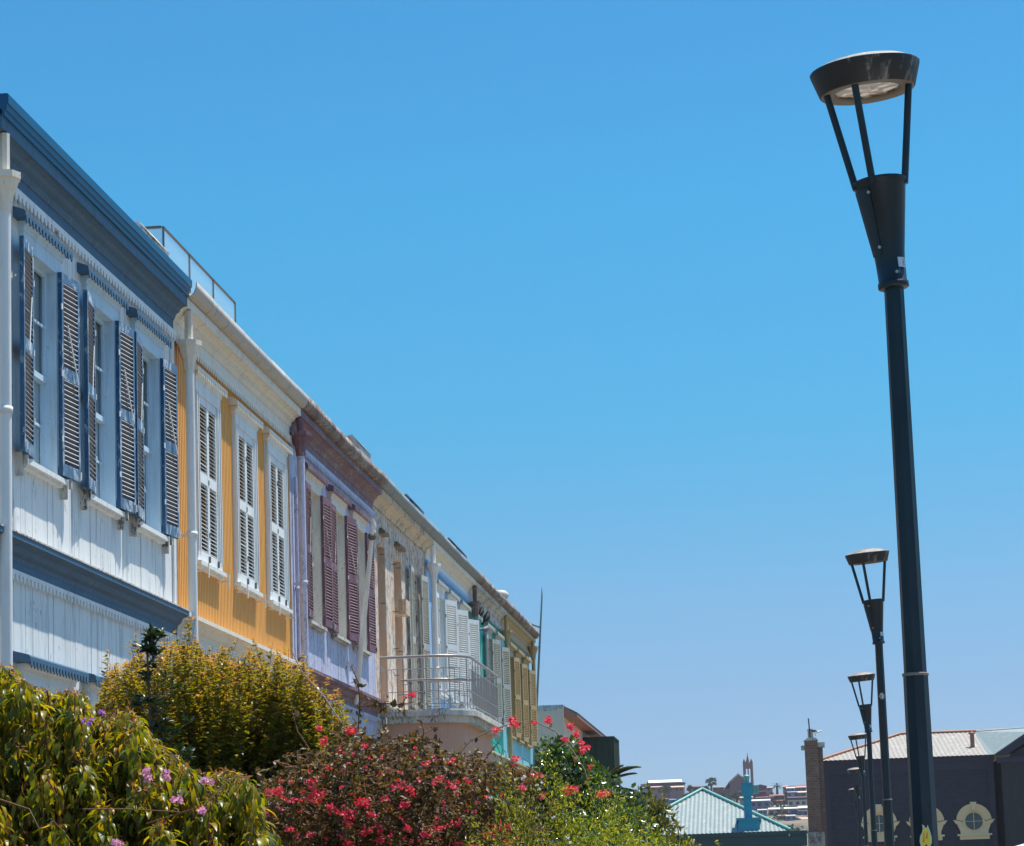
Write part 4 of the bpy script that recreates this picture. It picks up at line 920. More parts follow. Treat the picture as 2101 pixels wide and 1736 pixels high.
hh(1800, 400, 1925, 470, (150, 155, 185), (175, 175, 190), 'lilac blue house with grey roof', 'shed', 628, .3, 2)
hh(1850, 395, 2035, 470, (125, 125, 155), (205, 190, 165), 'slate blue house under a long cream roof', 'shed', 632, .4, 2)
hh(1585, 435, 1770, 520, (125, 90, 85), (165, 115, 100), 'brown house with a wide tan roof in the middle of the slope', 'shed', 615, .3, 3)
hh(1420, 460, 1640, 505, (115, 80, 95), (150, 95, 100), 'low mauve red house with long roof', 'shed', 612, .5, 3)
hh(1770, 415, 1806, 580, (120, 65, 70), (125, 75, 75), 'tall narrow rust red house', 'flat', 600, .06, 1)
hh(1800, 465, 2035, 520, (110, 75, 75), (120, 85, 85), 'long brick red house under the cream roofed one', 'flat', 612, .3, 3)
hh(1808, 505, 2042, 580, (200, 190, 175), (205, 195, 180), 'cream block with three dark windows', 'flat', 590, .1, 3)
hh(1345, 490, 1600, 600, (130, 125, 165), (200, 205, 200), 'lilac house with a long pale grey roof behind the turquoise chimney', 'shed', 585, .3, 3)
hh(1225, 460, 1385, 520, (150, 135, 140), (215, 210, 190), 'small house with pale roof left of the turquoise chimney', 'shed', 605, .4, 2)
hh(1640, 565, 1800, 620, (150, 140, 150), (165, 155, 155), 'grey roofed shed above the cream and blue house', 'shed', 585, .5, 1)
hh(1570, 590, 1820, 700, (195, 185, 180), (220, 210, 190), 'cream house with a long pale roof above the turquoise hip', 'shed', 560, .3, 3)
hh(1815, 588, 1935, 700, (120, 135, 190), (215, 205, 185), 'blue house with white window and pale roof', 'shed', 558, .28, 1)
hh(1930, 572, 2045, 640, (170, 150, 140), (225, 205, 175), 'house with a cream roof beside the chimney', 'shed', 572, .6, 1)
hh(1932, 625, 2045, 715, (135, 135, 190), (190, 165, 155), 'lilac house lowest beside the brick chimney', 'shed', 555, .2, 2)
hh(1845, 712, 1965, 790, (120, 110, 165), (215, 190, 180), 'violet gabled house low behind the turquoise eave', 'gable', 530, .4, 1)
hh(1925, 710, 2050, 790, (135, 130, 185), (215, 160, 140), 'violet house with a pink roof at the foot of the chimney', 'shed', 535, .45, 2)
hh(-390, 290, -300, 420, (165, 135, 130), (185, 140, 125), 'pinkish house half hidden by the palm fronds', 'shed', 640, .3, 2)
hh(-330, 350, -270, 420, (95, 95, 115), (90, 90, 110), 'dark slate roofed house right of the palm fronds', 'flat', 645, .4, 1)
for k_, (a0, a1, a2, a3, wc, rc, lb_) in enumerate(((1480, 520, 1600, 575, (165, 150, 150), (190, 170, 155), 'small beige house above the long grey roof'), (1655, 500, 1790, 560, (180, 165, 150), (150, 95, 85), 'tan house with dark red roof behind the green tree'),
    (1440, 610, 1560, 680, (160, 155, 175), (185, 180, 180), 'grey lilac house just above the turquoise hip'), (1690, 680, 1800, 740, (170, 150, 150), (190, 140, 125), 'small house with salmon roof over the turquoise hip'), (1780, 680, 1900, 750, (150, 160, 190), (180, 180, 185), 'light blue house below the blue one'),
    (1930, 500, 2045, 560, (175, 160, 150), (165, 110, 100), 'sand coloured house half behind the brick chimney'), (1500, 400, 1600, 450, (160, 120, 115), (190, 160, 150), 'small brown house left of the palm trunk'), (1380, 700, 1500, 770, (165, 165, 180), (195, 190, 185), 'pale house hidden low behind the turquoise hip'),
    (640, 390, 790, 450, (140, 115, 115), (160, 130, 120), 'brown house under the small skyline trees'), (860, 380, 1050, 440, (150, 125, 120), (175, 150, 140), 'brownish house below the eucalyptus'), (480, 440, 640, 520, (150, 140, 160), (185, 150, 140), 'house with brownish roof left of the turquoise ridge'))):
    hh(a0, a1, a2, a3, wc, rc, lb_, 'shed', None, .4, 2)
hh(-180, 410, 40, 480, (150, 120, 125), (180, 135, 125), 'low reddish house behind the tree tops', 'shed', None, .3, 2)
# church
Yk = 640.0
r_ = at(1541, 1640, Yk); RED = hmat((150, 108, 104), 1); REDL = hmat((205, 155, 130), 1); CRF = hmat((225, 215, 190), .9); DK = hmat((70, 70, 90))
cx0 = at(zx(1050, 0)[0], 1640, Yk).x; cx1 = at(zx(1400, 0)[0], 1640, Yk).x; gx = at(zx(1210, 0)[0], 1600, Yk).x
ch = empty('church', (gx, Yk, 15), 'red brick church with pointed arch window and tall pinnacled tower', 'church')
gz_ = at(zx(1210, 210)[0], zx(0, 210)[1], Yk).z - 15; sh = at(1500, zx(0, 300)[1], Yk).z - 15
hw = (gx - at(zx(1105, 0)[0], 1600, Yk).x)
w = MB(); w.prism([(-hw, 0), (hw, 0), (hw, sh), (0, gz_), (-hw, sh)], 0, 26, 'y'); w.box(cx0 - gx, 1.5, 0, -hw - .01, 25, sh - 1.6); w.build('nave', RED, ch)
w = MB(); w.prism([(-hw - .4, sh - .25), (-hw - .4, sh + .1), (0, gz_ + .5), (0, gz_ + .06)], .5, 26.5, 'y'); w.prism([(.001, gz_ + .06), (.001, gz_ + .5), (hw + .4, sh + .1), (hw + .4, sh - .25)], .5, 26.5, 'y'); w.prism([(cx0 - gx - .3, sh - 2.0), (-hw - .41, sh - .3), (-hw - .41, sh - .05), (cx0 - gx - .3, sh - 1.7)], 1.2, 25.5, 'y'); w.build('roof', CRF, ch)
def arch(wid, h0, h1, n=8): 
    return [(-wid, h0), (wid, h0)] + [(wid * math.cos(t) , h1 + wid * 1.25 * math.sin(t)) for t in [math.pi / 2 * k / n for k in range(n)]] + [(0, h1 + wid * 1.45)] + [(-wid * math.cos(t), h1 + wid * 1.25 * math.sin(t)) for t in [math.pi / 2 * k / n for k in range(n - 1, -1, -1)]]
aw = MB(); bx = at(zx(1220, 0)[0], 1600, Yk).x - gx; a1 = [(x + bx, z) for x, z in arch(2.5, 0, gz_ - 7.5)]; aw.prism(a1, -.25, -.001, 'y'); f = aw.build('arch', REDL, ch)
aw = MB(); a1 = [(x + bx, z) for x, z in arch(1.35, 0, gz_ - 7.7)]; aw.prism(a1, -.4, -.251, 'y'); aw.build('window', DK, ch)
tx0 = at(1526.5, 1600, Yk).x - gx; tx1 = at(1545, 1600, Yk).x - gx; tw = tx1 - tx0; tc_ = (tx0 + tx1) / 2; tz = at(1536, 1566, Yk).z - 15
t = MB(); t.box(tx0, -1, 0, tx1, tw - 1, tz - 5.2)
for (sx, sy) in ((0, 0), (1, 0), (0, 1), (1, 1)):
    ax_ = tx0 - .12 if sx == 0 else tx1 + .12 - .7; ay = -1.1 if sy == 0 else tw - 1.6
    t.box(ax_, ay, 0, ax_ + .7, ay + .7, tz + .3)
    t.prism([(ax_, tz + .3), (ax_ + .7, tz + .3), (ax_ + .35, tz + 1.2)], ay + .1, ay + .6, 'y')
for ax_ in (tc_ - .15,): t.box(ax_, -.9, tz - 5.2, ax_ + .3, -.4, tz - 1.4); t.box(ax_, tw - 1.6, tz - 5.2, ax_ + .3, tw - 1.1, tz - 1.4)
t.box(tx0, -1, tz - 1.4, tx1, tw - 1, tz + .0)
tt = t.build('tower', RED, ch)
t = MB(); t.lathe([(tw * .28, tz), (tw * .16, tz + .8), (.12, tz + 1.9), (.02, tz + 2.8)], 8, c=(tc_, tw / 2 - 1), smooth=False); t.build('spire', hmat((105, 100, 90)), tt)
# ------------------------------------------------------------------ foliage
def leaf_mesh(name, P, D, N, L, Wd, mat, parent, fold=.25, curl=0.0, simple=False, rnd=None):
    P = np.asarray(P, float); D = np.asarray(D, float); N = np.asarray(N, float); n = len(P)
    D /= np.linalg.norm(D, axis=1, keepdims=True) + 1e-9
    Sd = np.cross(D, N); Sd /= np.linalg.norm(Sd, axis=1, keepdims=True) + 1e-9
    N = np.cross(Sd, D); L = np.broadcast_to(L, (n,)).reshape(n, 1); Wd = np.broadcast_to(Wd, (n,)).reshape(n, 1) / 2
    dn = -curl
    if simple:
        V = np.stack([P, P + D * L * .45 + Sd * Wd + N * Wd * fold, P + D * L + N * L * dn, P + D * L * .45 - Sd * Wd + N * Wd * fold], 1); k = 4
        F = np.array([[0, 1, 2], [0, 2, 3]])
    else:
        m1 = P + D * L * .33 + N * L * dn * .1; m2 = P + D * L * .7 + N * L * dn * .5; tip = P + D * L * (1 - abs(curl) * .15) + N * L * dn
        V = np.stack([P, m1 + Sd * Wd + N * Wd * fold, m1, m1 - Sd * Wd + N * Wd * fold, m2 + Sd * Wd * .8 + N * Wd * fold, m2, m2 - Sd * Wd * .8 + N * Wd * fold, tip], 1); k = 8
        F = np.array([[0, 1, 2], [0, 2, 3], [1, 4, 5], [1, 5, 2], [2, 5, 6], [2, 6, 3], [4, 7, 5], [5, 7, 6]])
    V = V.reshape(-1, 3); fa = (F[None] + (np.arange(n) * k)[:, None, None]).reshape(-1, 3)
    me = bpy.data.meshes.new(name); me.vertices.add(len(V)); me.vertices.foreach_set('co', V.astype(np.float32).ravel())
    me.loops.add(fa.size); me.loops.foreach_set('vertex_index', fa.astype(np.int32).ravel())
    me.polygons.add(len(fa)); me.polygons.foreach_set('loop_start', np.arange(0, fa.size, 3, dtype=np.int32)); me.polygons.foreach_set('loop_total', np.full(len(fa), 3, np.int32))
    me.polygons.foreach_set('use_smooth', np.full(len(fa), not simple))
    me.update(calc_edges=True)
    rn = rng.random(n) if rnd is None else np.asarray(rnd)
    at_ = me.attributes.new('rnd', 'FLOAT', 'POINT'); at_.data.foreach_set('value', np.repeat(rn, k).astype(np.float32))
    me.materials.append(mat); o = bpy.data.objects.new(name, me); S.collection.objects.link(o)
    if parent: o.parent = parent
    return o
def unit(n):
    v = rng.normal(size=(n, 3)); return v / np.linalg.norm(v, axis=1, keepdims=True)
def blob_points(blobs, n, shell=.45, frontbias=True):
    """points in the outer shells of several ellipsoids, none inside another's core"""
    vol = np.array([b_[3] * b_[4] + b_[4] * b_[5] + b_[3] * b_[5] for b_ in blobs]); cnt = rng.multinomial(int(n), vol / vol.sum()); out = []; nr = []
    for b_, c in zip(blobs, cnt):
        u = unit(c); u[:, 2] = np.where(u[:, 2] < -.5, -u[:, 2], u[:, 2])
        bumps = 1 + .13 * np.sin(u[:, 0] * 7 + b_[0] * 5) * np.sin(u[:, 1] * 6 + b_[2]) + .1 * np.sin(u[:, 2] * 11 + u[:, 0] * 9)
        rr = (1 - shell * rng.random(c) ** 1.6) * bumps
        p = np.array(b_[:3]) + u * rr[:, None] * np.array(b_[3:6]); keep = np.ones(c, bool)
        for q in blobs:
            if q is b_: continue
            keep &= (((p - np.array(q[:3])) / (np.array(q[3:6]) * (1 - shell * .8))) ** 2).sum(1) > 1
        keep &= p[:, 2] > .05
        out.append(p[keep]); nr.append(u[keep])
    return np.concatenate(out), np.concatenate(nr)
BARK = plain('bark', (.10, .07, .05), .9, var=.3); TWIGR = plain('reddish_twig', (.16, .07, .03), .7, var=.3); TWIGP = plain('pale_twig', (.28, .22, .16), .8, var=.2)
def stems(root, base, tips, r0, r1, mat, name='stem', sway=.15, each=False):
    mb = MB()
    for t in tips:
        t = Vector(t); b_ = Vector(base) if not each else Vector((t.x * .6 + base[0] * .4, t.y * .6 + base[1] * .4, .0)); md = b_.lerp(t, .5) + Vector((random.uniform(-1, 1), random.uniform(-1, 1), random.uniform(0, 1))) * sway
        mb.tube([b_, b_.lerp(md, .6) , md, md.lerp(t, .5) + Vector((0, 0, sway * .15)), t], [r0, r0 * .8, (r0 + r1) / 2, r1 * 1.2, r1], 5)
    return mb.build(name, mat, root)

# --- A: big shrub with drooping leaves, lower left
LA = leafmat('drooping_leaf', [(0.0, (.045, .07, .006)), (.3, (.10, .13, .008)), (.65, (.19, .19, .010)), (.9, (.31, .24, .015)), (1.0, (.34, .2, .03))], rough=.36, trans=.5, tcol=(2.0, 1.7, .25), spec=.35)
LAT = leafmat('young_leaf', [(0.0, (.26, .13, .03)), (1.0, (.36, .2, .06))], rough=.5, trans=.3, tcol=(1.5, 1.0, .5))
A = empty('leafy_shrub', (-2.9, 8.9, 0), 'big green shrub with long drooping leaves filling the lower left corner', 'shrub')
def rel(p, e): return (p[0] - e.location.x, p[1] - e.location.y, p[2] - e.location.z)
blA = [(-3.35, 8.6, 1.1, 1.25, 1.0, 1.28), (-2.75, 8.7, .9, .8, .9, 1.22), (-2.3, 8.8, .8, .62, .7, 1.22), (-2.45, 9.0, 1.25, .45, .5, .82), (-3.9, 8.7, 1.4, 1.0, 1.0, 1.25)]
P, U = blob_points(blA, 1500, .42)
pa_ = [(-60, 1350), (0, 1352), (30, 1366), (60, 1398), (110, 1412), (146, 1400), (171, 1412), (183, 1462), (205, 1474), (232, 1448), (276, 1446), (290, 1490), (317, 1505), (345, 1535), (390, 1570), (434, 1577), (466, 1570), (504, 1580), (536, 1631), (530, 1692), (542, 1760)]
Q = []
for _ in range(3500):
    px = rng.uniform(-60, 540); ty = np.interp(px, [p[0] for p in pa_], [p[1] for p in pa_]); py = ty + 5 + 14 * abs(math.sin(px * .13)) + abs(rng.normal()) * 8 if rng.random() < .14 else rng.uniform(ty + 22, 1800)
    if px > 505 and py < 1640: py += 60
    lump = .22 * math.sin(px * .045 + py * .02) * math.sin(py * .037 - px * .015) + .1 * math.sin(px * .11)
    Q.append(at(px, py, 8.35 + lump + rng.uniform(-.12, .5) + (1800 - py) * .0012))
Q = np.array([tuple(q) for q in Q]); UQ = np.stack([rng.normal(size=len(Q)) * .3, -np.full(len(Q), .5), np.full(len(Q), .6)], 1)
P = np.concatenate([Q, P]); U = np.concatenate([UQ, U])
leafP = []; leafD = []; leafN = []; leafL = []; tipP = []; tipD = []; tw = MB()
o_ = np.array(A.location)
for p, u in zip(P, U):
    ax_ = u * .6 + rng.normal(size=3) * .25 + np.array([0, 0, .7]); ax_ /= np.linalg.norm(ax_)
    ln = rng.uniform(.06, .16); k = rng.integers(6, 11); ph = rng.random() * 6.28
    if rng.random() < .6: tw.tube([tuple(p - o_ - ax_ * ln * 1.2), tuple(p - o_)], .0028, 3, cap=False)
    for j in range(k):
        t = j / k; ph += 2.4; side = np.array([math.cos(ph), math.sin(ph), 0])
        q = p - ax_ * ln * t; drop = rng.uniform(-.1, 1.3)
        d = side * rng.uniform(.4, .9) + np.array([0, 0, -drop]) + ax_ * .1
        leafP.append(q + side * .012); leafD.append(d); leafN.append(side * .5 + np.array([0, 0, .9])); leafL.append(rng.uniform(.04, .07) * (.75 if t < .15 else 1))
    for j in range(rng.integers(1, 4)):
        tipP.append(p + rng.normal(size=3) * .005); tipD.append(rng.normal(size=3) * .6 + np.array([0, 0, .2]))
leafP = np.array(leafP) - o_; leafL = np.array(leafL)
leaf_mesh('crown', leafP, leafD, leafN, leafL, leafL * rng.uniform(.3, .44, len(leafL)), LA, A, .28, .62)
tipP = np.array(tipP) - o_
leaf_mesh('young_shoots', tipP, tipD, unit(len(tipP)), rng.uniform(.012, .03, len(tipP)), .008, LAT, A, .3, .1, True)
tw.build('twigs', TWIGR, A)
stems(A, (0, 0, 0), [tuple(np.array(q) - o_) for q in P[-2000:][rng.choice(2000, 26)] * np.array([1, 1, .9])], .03, .006, BARK, 'trunk')
# arching reddish branches
for pts in (((140, 1560, 7.9), (210, 1480, 7.9), (255, 1440, 7.9), (262, 1420, 7.9)), ((0, 1640, 7.7), (60, 1660, 7.7), (80, 1700, 7.7)), ((300, 1690, 7.75), (420, 1652, 7.75), (470, 1600, 7.8)), ((170, 1660, 7.7), (260, 1660, 7.7), (370, 1666, 7.7))):
    MB().tube([tuple(at(*q) - A.location) for q in pts], .0022, 5).build('branch', TWIGR, A)
# double pink roses and mauve flowers
def petals(name, centers, rad_, npet, mat, parent, flat=.3, size=1.0):
    Pp = []; Dd = []; Nn = []; Ll = []
    for c in centers:
        u = unit(npet); Pp.append(np.repeat(np.array([c]), npet, 0) + u * rad_ * .25); Dd.append(u + np.array([0, -.25, .25])); Nn.append(unit(npet)); Ll.append(rng.uniform(.7, 1.1, npet) * rad_ * size)
    Pp = np.concatenate(Pp); Ll = np.concatenate(Ll)
    return leaf_mesh(name, Pp, np.concatenate(Dd), np.concatenate(Nn), Ll, Ll * .9, mat, parent, .3, .3)
PINKP = leafmat('pink_petal', [(0.0, (.62, .25, .42)), (1.0, (.8, .5, .62))], .5, .35, (1.2, 1, 1.1))
MAUVP = leafmat('mauve_petal', [(0.0, (.35, .1, .55)), (1.0, (.5, .22, .65))], .5, .35, (1.2, 1, 1.1))
fl = []
for (px, py, Y, sz) in ((365, 1640, 7.75, 1), (412, 1662, 7.72, 1), (308, 1583, 7.9, .8), (345, 1592, 7.9, .6), (425, 1600, 7.85, .7), (232, 1732, 7.5, .6), (300, 1600, 7.9, .5)):
    c = at(px, py, Y); 
    for k in range(3): fl.append((c.x + random.gauss(0, .007) - o_[0], c.y + random.gauss(0, .01) - o_[1], c.z + random.gauss(0, .007)))
petals('blossoms', fl, .012, 16, PINKP, A)
fl = [tuple(at(px, py, 8.2) - A.location) for px, py in ((210, 1463, ), (188, 1478), (172, 1477), (180, 1486))]
petals('mauve_blossoms', fl, .013, 7, MAUVP, A)

# --- C: golden shrub with upright shoots
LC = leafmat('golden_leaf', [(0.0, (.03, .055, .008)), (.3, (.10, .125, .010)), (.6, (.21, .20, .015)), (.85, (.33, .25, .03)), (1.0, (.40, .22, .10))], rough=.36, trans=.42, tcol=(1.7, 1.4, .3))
C_ = empty('golden_shrub', (-3.15, 14.6, 0), 'bronze gold shrub with upright leafy shoots in front of the yellow house', 'shrub')
o_ = np.array(C_.location); prof = [(195, 1420), (225, 1355), (262, 1325), (300, 1330), (350, 1296), (385, 1296), (420, 1312), (470, 1320), (520, 1322), (560, 1335), (600, 1330), (640, 1365), (690, 1415), (722, 1455)]
def prof_y(px): return np.interp(px, [p[0] for p in prof], [p[1] for p in prof])
Pp = []; Dd = []; Nn = []; Rr = []; Ll = []; sm = MB()
for s in range(900):
    px = rng.uniform(195, 722); Y = 14.6 + rng.uniform(-.75, .8); frac = rng.random()
    topy = prof_y(px) + 26 * abs(math.sin(px * .055)) + (rng.uniform(0, 18) if s % 4 == 0 else rng.uniform(8, 160)) - (rng.uniform(20, 52) if s % 22 == 0 else 0)
    tp = np.array(at(px, topy, Y)); ln = rng.uniform(.35, .95); lean = rng.normal(size=2) * .17 + np.array([(px - 460) / 4200, 0])
    bs = tp - np.array([lean[0] * ln, lean[1] * ln, ln]); n = int(ln / .0068)
    t = np.sort(rng.random(n)); wob = np.stack([np.sin(t * 5 + s), np.cos(t * 4 + s * 2), np.zeros(n)], 1) * .012
    q = bs + (tp - bs) * t[:, None] + wob; fat = ((1 - t) ** .7 * .075 * rng.random(n))[:, None]; q = q + unit(n) * fat
    ph = np.arange(n) * 1.57 * (1 + .1 * rng.random(n)) + rng.random() * 6
    side = np.stack([np.cos(ph), np.sin(ph), np.full(n, .55)], 1)
    Pp.append(q); Dd.append(side + rng.normal(size=(n, 3)) * .2); Nn.append(np.stack([-np.cos(ph) * .5, -np.sin(ph) * .5, np.ones(n)], 1)); 
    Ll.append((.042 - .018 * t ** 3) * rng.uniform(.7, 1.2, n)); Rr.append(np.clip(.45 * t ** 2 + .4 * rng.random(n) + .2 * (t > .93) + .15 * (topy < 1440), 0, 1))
    sm.tube([tuple(bs - o_), tuple((bs + tp) / 2 - o_), tuple(tp - o_)], [.002, .002, .0012], 3, cap=False)
Pb, Ub = blob_points([(-3.75, 14.7, 1.55, .55, .7, 1.25), (-3.1, 14.7, 1.5, .75, .75, 1.35), (-2.7, 14.8, 1.2, .5, .7, 1.3)], 9000, .5)
Pp.append(Pb); Dd.append(Ub + rng.normal(size=Ub.shape) * .6); Nn.append(unit(len(Pb))); Ll.append(rng.uniform(.03, .05, len(Pb))); Rr.append(rng.random(len(Pb)) * .5)
Pp = np.concatenate(Pp) - o_; Ll = np.concatenate(Ll)
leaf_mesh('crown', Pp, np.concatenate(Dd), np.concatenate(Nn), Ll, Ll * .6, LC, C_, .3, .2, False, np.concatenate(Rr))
sm.build('shoots', TWIGR, C_); stems(C_, (0, 0, 0), [(random.uniform(-.8, .6), random.uniform(-.5, .5), 2.2) for _ in range(14)], .03, .008, BARK, 'trunk')

# --- I: dark glossy sapling
LI = leafmat('dark_glossy_leaf', [(0.0, (.012, .03, .012)), (.7, (.03, .055, .015)), (1.0, (.05, .08, .015))], rough=.35, trans=.15, tcol=(1.5, 1.5, .5), spec=.4)
s0 = at(300, 1300, 12.2); s1 = at(312, 1545, 12.2); I_ = empty('sapling', (s1.x, 12.2, 0), 'slender dark glossy sapling with a tuft at its top, in front of the golden shrub', 'tree')
o_ = np.array(I_.location); sm = MB(); sm.tube([(0, 0, 0), (0.0, 0, s1.z), tuple((s0 + s1) / 2 - I_.location), tuple(s0 - I_.location)], [.02, .012, .008, .004], 6)
Pp = []; Dd = []
for (px, py, w_, n) in ((308, 1312, 26, 120), (316, 1332, 26, 100), (298, 1328, 16, 40), (308, 1362, 18, 26), (300, 1400, 22, 26), (330, 1415, 45, 60), (285, 1440, 35, 50), (340, 1450, 40, 60), (310, 1480, 40, 60), (355, 1500, 42, 60), (300, 1510, 35, 60), (330, 1540, 50, 90), (370, 1560, 40, 60), (320, 1600, 60, 120)):
    c = at(px, py, 12.2); cl = np.array(c); nb = max(1, n // 12)
    for k in range(nb):
        e = cl + rng.normal(size=3) * (w_ / 410 * .45); 
        sm.tube([(float((s1.x + c.x) / 2 - o_[0]), 0, c.z - .06), tuple(e - o_)], .003, 3, cap=False)
        u = unit(12); u[:, 2] = np.abs(u[:, 2]) * .8 - .15; Pp.append(np.repeat(e[None], 12, 0)); Dd.append(u)
Pp = np.concatenate(Pp) - o_; Dd = np.concatenate(Dd); n = len(Pp); ll = rng.uniform(.035, .06, n)
leaf_mesh('crown', Pp, Dd, np.array([0, 0, 1.0]) + rng.normal(size=(n, 3)) * .4, ll, ll * .34, LI, I_, .25, .1); sm.build('trunk', BARK, I_)

# --- D: bougainvillea
LD = leafmat('bougainvillea_leaf', [(0.0, (.045, .035, .014)), (.35, (.09, .07, .02)), (.6, (.17, .09, .045)), (.8, (.13, .14, .025)), (1.0, (.34, .22, .13))], rough=.48, trans=.34, spec=.35, tcol=(1.7, 1.3, .6))
BR = leafmat('red_bract', [(0.0, (.60, .03, .03)), (.5, (.70, .05, .06)), (.8, (.66, .09, .19)), (1.0, (.75, .25, .25))], .5, .4, (1.3, 1.0, 1.0))
D_ = empty('bougainvillea', (-2.1, 13.2, 0), 'sprawling bougainvillea with brownish leaves and clusters of red flowers', 'shrub')
o_ = np.array(D_.location); prD = [(500, 1660), (540, 1590), (600, 1560), (660, 1520), (720, 1490), (760, 1500), (800, 1520), (850, 1505), (900, 1525), (960, 1530), (1000, 1545), (1050, 1560), (1090, 1590), (1120, 1660), (1150, 1736)]
Pp = []; Dd = []; Nn = []; Rr = []; Ll = []; tw = MB()
tws = []
for s in range(1900):
    px = rng.uniform(505, 1085); py = rng.uniform(0, 1) ** .8 * 330 + np.interp(px, [p[0] for p in prD], [p[1] for p in prD]) + (rng.uniform(-12, 18))
    Y = 13.2 + rng.uniform(-.55, .7); c = np.array(at(px, py, Y)); d = rng.normal(size=3) * np.array([1, .8, .6]) + np.array([.15, 0, .35]); d /= np.linalg.norm(d)
    tws.append((c, d, rng.uniform(.15, .4)))
for c, d, ln in tws:
    n = int(ln / .0125); t = rng.random(n); bend = np.array([0, 0, -.25 * ln]) * (t[:, None] ** 2)
    q = c + d * (t[:, None] - .5) * ln + bend; Pp.append(q); Dd.append(unit(n) + d * .4 + np.array([0, 0, -.2])); Nn.append(unit(n) + np.array([0, 0, .8])); Ll.append(rng.uniform(.02, .038, n)); Rr.append(rng.random(n) * .8 + .2 * (t > .8))
    a0 = c - d * ln * .5 - o_; a1 = c + d * ln * .5 + np.array([0, 0, -.25 * ln]) - o_; tw.tube([tuple(a0), tuple((a0 + a1) / 2 + np.array([0, 0, .06 * ln])), tuple(a1)], [.003, .0025, .0015], 3, cap=False)
# extra: hidden lower body
Pb, Ub = blob_points([(-2.3, 13.3, .7, .7, .6, 1.0), (-1.7, 13.3, .6, .6, .6, .9)], 6000, .6)
Pp.append(Pb); Dd.append(unit(len(Pb))); Nn.append(unit(len(Pb))); Ll.append(rng.uniform(.03, .045, len(Pb))); Rr.append(rng.random(len(Pb)) * .7)
arcs = [[(930, 1560), (965, 1520), (1010, 1497), (1060, 1482), (1105, 1484), (1140, 1500), (1175, 1540), (1200, 1580), (1215, 1640)],
        [(735, 1500), (738, 1440), (735, 1400), (722, 1370), (712, 1357)], [(725, 1520), (665, 1430), (620, 1380), (598, 1335)], [(640, 1545), (610, 1500), (597, 1450)],
        [(740, 1450), (780, 1442), (820, 1446), (850, 1440)], [(690, 1590), (745, 1560), (800, 1530), (850, 1525), (900, 1522)], [(1040, 1560), (1075, 1590), (1120, 1640), (1150, 1680)],
        [(810, 1595), (840, 1580), (880, 1572), (920, 1574)], [(860, 1560), (870, 1500), (862, 1480)], [(700, 1640), (720, 1600), (750, 1570), (770, 1555)]]
dens = [10, 18, 9, 6, 60, 35, 40, 10, 30, 3]
for arc, dn_ in zip(arcs, dens):
    pts = [at(px, py, 12.9) for px, py in arc]; tw.tube([tuple(p - D_.location) for p in pts], [.0038] * (len(pts) - 1) + [.002], 5, mi=1 if dn_ in (3, 10, 9) else 0)
    for a, b_ in zip(pts, pts[1:]):
        n = max(2, int((b_ - a).length * dn_ * 2.2)); t = rng.random(n); q = np.array(a) + (np.array(b_) - np.array(a)) * t[:, None] + rng.normal(size=(n, 3)) * (.02 if dn_ > 25 else .008)
        Pp.append(q); Dd.append(unit(n) + np.array([0, 0, -.5])); Nn.append(unit(n)); Ll.append(rng.uniform(.03, .05, n)); Rr.append(rng.random(n) * .6)
Pp = np.concatenate(Pp) - o_; Ll = np.concatenate(Ll)
leaf_mesh('crown', Pp, np.concatenate(Dd), np.concatenate(Nn), Ll, Ll * .55, LD, D_, .35, .2, False, np.concatenate(Rr))
tw.build('branches', [TWIGR, TWIGP], D_); stems(D_, (0, 0, 0), [(random.uniform(-.7, .7), random.uniform(-.4, .4), random.uniform(1.6, 2.2)) for _ in range(18)], .028, .006, BARK, 'trunk')
cl = []
def cluster(px, py, wpx, hpx, n, Y=12.6):
    for _ in range(int(n * 1.6)):
        c = at(px + random.gauss(0, wpx * .4), py + random.gauss(0, hpx * .4), Y + random.gauss(0, .03)); cl.append((c.x - o_[0], c.y - o_[1], c.z - o_[2]))
